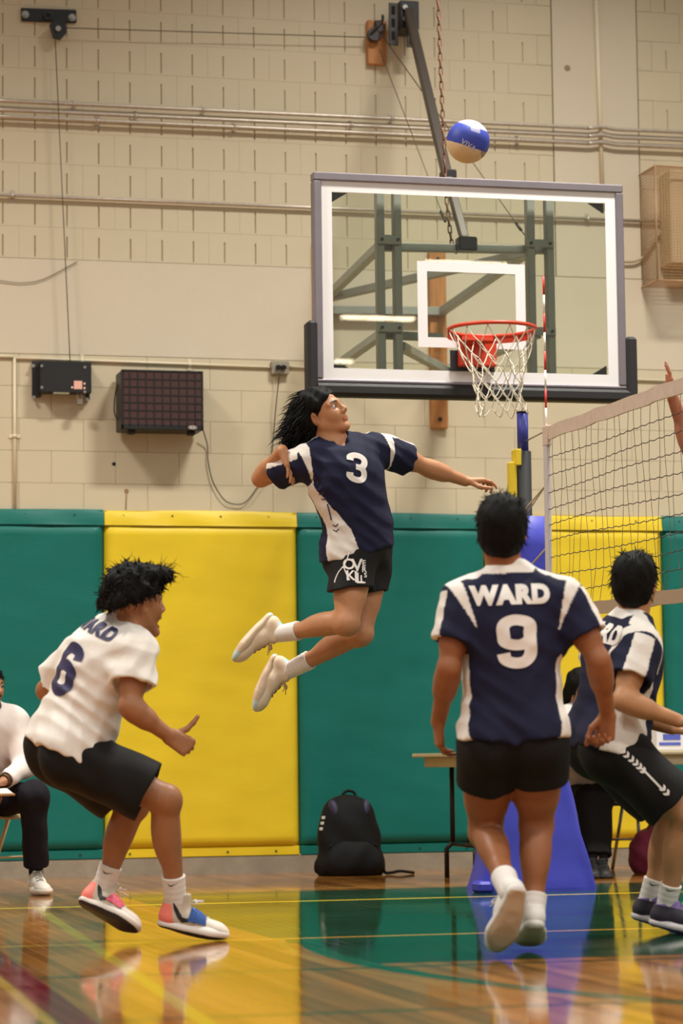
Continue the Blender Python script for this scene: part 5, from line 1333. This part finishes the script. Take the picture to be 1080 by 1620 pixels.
# ================================================================== table corner
t0 = V(4.42, 14.88, 0)
t = thing('folding_table', 'long folding table with pale top and dark legs by the wall', 'table', (5.6, 15.2, 0))
M_ttop = mat('table_laminate', (188, 172, 138), .5, noise=.06, nscale=12); M_tleg = mat('table_leg', (38, 34, 32), .4, .4)
MB().box((4.385, 14.84, .713), (6.83, 15.56, .737), .006).build('table_top', M_ttop, t)
MB().box((4.45, 14.88, .655), (6.77, 14.90, .712), .003).build('apron', M_ttop, t); MB().box((4.45, 15.50, .655), (6.77, 15.52, .712), .003).build('apron', M_ttop, t)
MB().box((4.45, 14.90, .655), (4.47, 15.50, .712), .003).build('apron', M_ttop, t); MB().box((6.75, 14.90, .655), (6.77, 15.50, .712), .003).build('apron', M_ttop, t)
for x in (4.60, 6.55):
    for y in (14.95, 15.45):
        MB().tube([(x, y, .66), (x, y, .20)], .0155, 8).tube([(x, y, .21), (x-.03, y-(.05 if y < 15.2 else -.03), .17), (x-.03, y-(.05 if y < 15.2 else -.03), .0)], .0155, 8).build('leg', M_tleg, t)
    MB().tube([(x, 14.95, .2), (x, 15.45, .2)], .0135, 8).build('crossbar', M_tleg, t); MB().tube([(x, 15.2, .2), (x+.35*(1 if x < 5 else -1), 15.2, .65)], .010, 6).build('brace', M_tleg, t)

def chair(name, label, M, Mf, c, rz):
    q = thing(name, label, 'chair', c); R = np.array([[math.cos(rz), math.sin(rz), 0], [-math.sin(rz), math.cos(rz), 0], [0, 0, 1]]); w = lambda x, y, z: np.asarray(c)+V(x, y, z)@R
    mb = MB()     # x = front
    n = 12; vs = []; fs = []
    for i in range(n+1):
        for j in range(n+1):
            a, b = -1+2*i/n, -1+2*j/n; x, y = a*.20*(1-.05*b*b), b*.205*(1-.06*a*a); z = .44-.012*(1-a*a)*(1-b*b)-.02*max(0, a-.7)/.3
            vs.append(w(x, y, z))
    m_ = len(vs); vs += [p-V(0, 0, .016) for p in vs]
    for i in range(n):
        for j in range(n):
            k = i*(n+1)+j; fs += [(k, k+1, k+n+2, k+n+1), (m_+k, m_+k+n+1, m_+k+n+2, m_+k+1)]
    rim = [i for i in range(n+1)]+[j*(n+1)+n for j in range(1, n+1)]+[n*(n+1)+i for i in range(n-1, -1, -1)]+[j*(n+1) for j in range(n-1, 0, -1)]
    fs += [(rim[i], rim[(i+1) % len(rim)], m_+rim[(i+1) % len(rim)], m_+rim[i]) for i in range(len(rim))]
    mb.add(vs, fs, True).build('seat', M, q)
    for s in (-1, 1):
        MB().tube([w(.22, s*.215, .0), w(.19, s*.215, .42), w(-.17, s*.20, .62), w(-.22, s*.19, .80)], .0115, 8).build('front_leg', Mf, q)
        MB().tube([w(-.24, s*.20, .0), w(-.02, s*.20, .42)], .0115, 8).build('rear_leg', Mf, q)
    MB().tube([w(.205, -.215, .2), w(.205, .215, .2)], .008, 6).build('stretcher', Mf, q)
    vs = []; fs = []
    for i in range(9):
        for j in range(5):
            a, b = -1+2*i/8, j/4; x = -.185-.05*b-.03*(1-a*a); vs.append(w(x, a*.19, .62+.18*b+.012*(1-a*a)*(b > .9)))
    m_ = len(vs); vs += [p+w(-.008, 0, 0)-np.asarray(c) for p in vs]
    for i in range(8):
        for j in range(4): k = i*5+j; fs += [(k, k+1, k+6, k+5), (m_+k, m_+k+5, m_+k+6, m_+k+1)]
    for i in range(8): fs += [(i*5, i*5+5, m_+i*5+5, m_+i*5), (i*5+4, m_+i*5+4, m_+i*5+9, i*5+9)]
    fs += [(j, m_+j, m_+j+1, j+1) for j in range(4)]+[(40+j, 41+j, m_+41+j, m_+40+j) for j in range(4)]
    MB().add(vs, fs, True).build('backrest', M, q)
    return q
M_tan = mat('tan_enamel', (198, 172, 128), .45)
chair('folding_chair', 'tan folding chair under the seated man in white', M_tan, M_tan, (1.73, 14.84, 0), math.radians(-62))
chair('folding_chair', 'dark chair with shiny legs under the person behind the table', mat('dark_seat', (34, 30, 30), .5), mat('chrome_leg', (150, 146, 142), .2, .9), (5.63, 15.84, 0), math.radians(-90))
# small things on and under the table
q = at_y(1056, 1183, 15.1); t = thing('paper_box', 'white carton with blue print on the table at the right edge', 'box', (q[0], 15.1, .738))
MB().box((q[0]-.10, 15.02, .738), (q[0]+.115, 15.2, .86), .004).build('carton', mat('white_card', (226, 222, 226), .6), t)
for (a, b, z0, z1) in ((-.085, .05, .768, .786), (-.06, .05, .80, .835)): MB().box((q[0]+a, 15.0175, z0), (q[0]+b, 15.0195, z1)).build('blue_print', mat('blue_ink', (84, 96, 190), .6), t)
q = at_y(908, 1182, 15.0); t = thing('pouch', 'small black pouch with yellow trim lying on the table end by the post', 'pouch', (q[0], 15.0, .738))
MB().ball((q[0], 15.0, .762), (.075, .05, .028), 14, 8).build('body', M_blackp, t); MB().tube(spline([(q[0]-.07, 14.96, .752), (q[0], 14.945, .76), (q[0]+.07, 14.96, .752)], 5), .004, 6).build('trim', mat('trim_yellow', (214, 190, 60), .5), t)
q = on_floor(1052, 1384); t = thing('gym_bag', 'maroon gym bag on the floor under the table at right', 'bag', (q[0], q[1]+.25, 0))
bgc = V(q[0]+.02, q[1]+.25, 0)
bv_, bq_ = mesh_field([Ell(bgc+V(0, 0, .13), np.eye(3), (.15, .13, .15), .05), Cone(bgc+V(-.05, 0, .07), bgc+V(.08, 0, .06), .09, None, .05), Cone(bgc+V(.05, 0, .22), bgc+V(.06, 0, .27), .07, .05, .04)], .008, disp=lambda X, Y, Z: .006*np.sin(40*X+20*Z)*np.sin(35*Z-15*Y))
put('body', fast_mesh('body', np.maximum(bv_, [-99, -99, .001]), bq_), mat('maroon_cloth', (120, 30, 62), .7, noise=.2, nscale=14), t)
MB().tube(spline([bgc+V(-.05, -.05, .27), bgc+V(0, -.06, .34), bgc+V(.07, -.05, .30)], 6), .008, 6).build('handle', mat('maroon_strap', (84, 20, 44), .7), t)
# backpack
q0 = on_floor(562, 1386); bc = V(q0[0], q0[1]+.12, 0); sB = .256**-1*.256
t = thing('backpack', 'black backpack with navy panels leaning against the green pad', 'backpack', bc)
M_bag = mat('black_nylon', (11, 10, 11), .75, bump=.15, bscale=250, spec=.25); M_bagn = mat('navy_nylon', (42, 34, 66), .6)
wb = lambda x, z, y=0: bc+V(x, y+.06*z, z)
ax3 = (V(1, 0, 0), nrm(V(0, 1, -.12)), nrm(V(0, .12, 1)))
mv, mq = mesh_field([cut(Ell(wb(0, .20), ax3, (.195, .13, .22), .08), (0, 0, .004), (0, 0, -1)), Ell(wb(-.02, .33), ax3, (.155, .11, .15), .06), cut(Cone(wb(-.13, .06), wb(.13, .06), .085, None, .06), (0, 0, .004), (0, 0, -1)), Cone(wb(-.05, .40), wb(.07, .385), .075, None, .05)], .006, disp=lambda X, Y, Z: .003*np.sin(30*X+25*Z))
put('main_body', fast_mesh('main_body', mv, mq), M_bag, t)
mv, mq = mesh_field([cut(Ell(wb(0, .11, -.10), ax3, (.165, .075, .115), .04), (0, 0, .006), (0, 0, -1)), cut(Cone(wb(-.11, .06, -.09), wb(.11, .06, -.09), .065, None, .04), (0, 0, .006), (0, 0, -1))], .006, disp=lambda X, Y, Z: .0025*np.sin(40*X-30*Z))
put('front_pocket', fast_mesh('front_pocket', mv, mq), M_bag, t)
MB().tube([wb(.155*math.cos(a), .205+.02*math.sin(a)-.03*abs(math.cos(a)), -.125+.03*abs(math.cos(a))) for a in np.linspace(.1, 3.04, 14)], .005, 6).build('zip', M_dark, t)
for sx in (-1, 1):
    mv, mq = mesh_field([Ell(wb(sx*.088-.01, .37, -.045), (nrm(V(1, 0, -.25*sx)), V(0, 1, 0), nrm(V(.25*sx, 0, 1))), (.036, .055, .095), .02)], .005)
    put('navy_panel', fast_mesh('navy_panel', mv, mq), M_bagn, t)
MB().tube(spline([wb(-.045, .455), wb(-.035, .495), wb(.0, .515), wb(.04, .50), wb(.045, .45)], 6), .009, 8).build('top_handle', M_bag, t)
for k in range(3): MB().box(wb(-.182-.008*k, .345-.034*k, -.05), wb(-.150-.008*k, .363-.034*k, -.035), .002).build('white_stripe', mat('white_trim', (206, 200, 190), .6), t)
MB().box(wb(-.178, .215, -.06), wb(-.15, .235, -.045), .002).build('white_logo_patch', mat('white_trim', (206, 200, 190), .6), t)
MB().tube(spline([wb(-.17, .13), wb(-.215, .09), wb(-.22, .03), wb(-.18, .006)], 6), .006, 6).build('side_strap', M_bag, t)
MB().tube(spline([wb(.17, .18, -.03), wb(.20, .10, -.03), wb(.205, .02, -.04), wb(.25, .012, -.03), wb(.31, .02, -.02), wb(.40, .008, -.02)], 6), .010, 6).build('side_strap', M_bag, t)
# ================================================================== the others
M_trou = mat('dark_trousers', (25, 22, 30), .8, bump=.08, bscale=200, spec=.2)
pm, inf = person(dict(debug=DBG, label='seated bearded man in white sweatshirt at the left edge', depth=14.5, skin=(170, 118, 86), res=.006, base=(1.62, 14.8, 0), beard=True,
    J=dict(pelvis=(-35, 1260, .28), neck=(-22, 1126, .10), SL=(22, 1146, .16), SR=(-72, 1150, -.02), HL=(-12, 1268, .22), HR=(-52, 1272, .16), EL=(40, 1212, .05), WL=(6, 1236, -.12), ER=(-80, 1222, -.12), WR=(-30, 1240, -.2), KL=(53, 1259, -.06), KR=(-28, 1262, -.28)),
    head=dict(c=(-21, 1085, .05), f=(.80, -.05, -.60), u=(0, 1, 0)), hands=dict(L=dict(d=(-.8, -.3, -.3), p=(0, -1, 0), curl=(.5, .7, .4)), R=dict(d=(.8, -.3, -.2), p=(0, -1, 0), curl=(.5, .7, .4))),
    shoes=dict(L=((54, 1409, .12), (67, 1416, -.12), (0, 1, 0)), R=((-36, 1414, -.10), (-26, 1422, -.36), (0, 1, 0))), shoe=SNEAK, sockmat=M_trou, sockf=.2,
    hair=dict(SHORT, seed=6), shorts=dict(name='trousers', leg=1.90, r=.094, r2=.068, grow=.018, mat=M_trou),
    jersey=dict(name='sweatshirt', grow=.03, hem=-.06, drape=.03, sleeve=1.9, slr=.08, color=plain(c3(232, 218, 212)), folds=[((.6, .7, .1), 40, .004)])))
wl = inf['J']['WL']; el = inf['J']['EL']; d = nrm(el-wl); MB().tube([wl+d*.01+.034*(nrm(np.cross(d, UP))*math.cos(a)+nrm(np.cross(d, np.cross(d, UP)))*math.sin(a)) for a in np.linspace(0, math.tau, 20, endpoint=False)], .007, 6, closed=True).build('wristwatch', mat('watch_metal', (92, 78, 58), .3, .8), pm)
q = at_depth(-16, 1254, 14.22); tag(MB().box((-.11, -.15, -.006), (.11, .15, .006), .003, (nrm(RT+FW*.3), nrm(FW-RT*.3), UP), q).build('clipboard', mat('brown_board', (150, 104, 62), .6)), 'brown clipboard on the lap of the seated man', 'clipboard')
tag(MB().box((-.10, -.13, .007), (.105, .13, .009), .001, (nrm(RT+FW*.25), nrm(FW-RT*.25), nrm(UP+RT*.1)), q).build('paper_sheet', mat('paper', (226, 214, 204), .7)), 'white paper sheet on the clipboard at the left edge', 'paper')
person(dict(debug=DBG, label='dark-haired person in white top seated behind the table', depth=16.15, skin=(196, 146, 118), res=.006, base=(5.42, 15.85, 0), g=.94,
    J=dict(pelvis=(925, 1252, .28), neck=(920, 1122, .22), SL=(948, 1138, .18), SR=(898, 1138, .14), HL=(940, 1262, .26), HR=(912, 1262, .22), EL=(962, 1176, .0), WL=(940, 1186, -.26), ER=(896, 1172, -.05), WR=(926, 1184, -.30), KL=(950, 1262, -.18), KR=(930, 1264, -.22)),
    head=dict(c=(921, 1090, .16), f=(.45, -.25, -.86), u=(.05, 1, -.2), g=.95), hands=dict(L=dict(d=(-.4, -.1, -.8), p=(0, -1, 0), curl=(.5, .7, .4)), R=dict(d=(.5, -.1, -.8), p=(0, -1, 0), curl=(.5, .7, .4))),
    shoes=dict(L=((950, 1383, -.32), (957, 1392, -.56), (0, 1, 0)), R=((935, 1383, -.34), (938, 1392, -.58), (0, 1, 0))), shoe=BLACKS, sockmat=M_trou, sockf=.2,
    hair=dict(blobs=[(-.02, 0, .036, .112, .096, .100), (-.045, 0, -.05, .085, .10, .12), (-.05, .0, -.12, .07, .095, .07)], cuts=[(.070, .06, .8, -.6)], rough=.003, seed=3, holes=[], strands=[(lambda a, b, c: c < .05, lambda f, l, u: (lambda p: -u, .2), 220, .07, .004, .15, .4, .002)]),
    shorts=dict(name='trousers', leg=1.92, r=.095, r2=.062, grow=.014, mat=mat('black_trousers', (18, 16, 17), .8, spec=.2)),
    jersey=dict(name='shirt', grow=.022, hem=-.06, drape=.03, sleeve=1.35, slr=.075, color=plain(c3(214, 206, 200)), folds=[((.6, .7, .1), 40, .004)])))
person(dict(debug=DBG, label='opposing blocker reaching a hand above the net tape at the right edge', depth=12.55, skin=(178, 112, 84), res=.0055, base=tuple(at_depth(1160, 1330, 12.6)),
    J=dict(pelvis=(1190, 985, .05), neck=(1176, 795, .05), SR=(1128, 812, .06), SL=(1224, 820, .0), HR=(1165, 1005, .05), HL=(1215, 1005, .03), ER=(1093, 712, .02), WR=(1064, 630, .0), EL=(1224, 715, -.05), WL=(1180, 640, -.05), KR=(1165, 1140, -.05), KL=(1210, 1130, .02)),
    head=dict(c=(1174, 746, .0), f=(-.95, .25, .1), u=(.1, 1, 0)), hands=dict(R=dict(d=(-.10, .98, 0), p=(-.95, -.1, .2), curl=(.1, .15, .1), thumb=.1, spread=.12, g=1.0), L=dict(d=(-.1, .95, .1), p=(-.9, 0, .3), curl=(.1, .2, .1), spread=.12)),
    shoes=dict(R=((1195, 1278, .1), (1150, 1318, .12), (.5, .85, 0)), L=((1210, 1268, .1), (1160, 1300, .12), (.5, .85, 0))), shoe=WHITES,
    hair=dict(SHORT, seed=8), shorts=dict(leg=.7, r=.115, grow=.025, k=.05), jersey=dict(grow=.018, hem=-.05, drape=.02, sleeve=.6, slr=.08, color=plain(c3(150, 40, 40)), folds=[((.6, .7, .1), 40, .004)])))
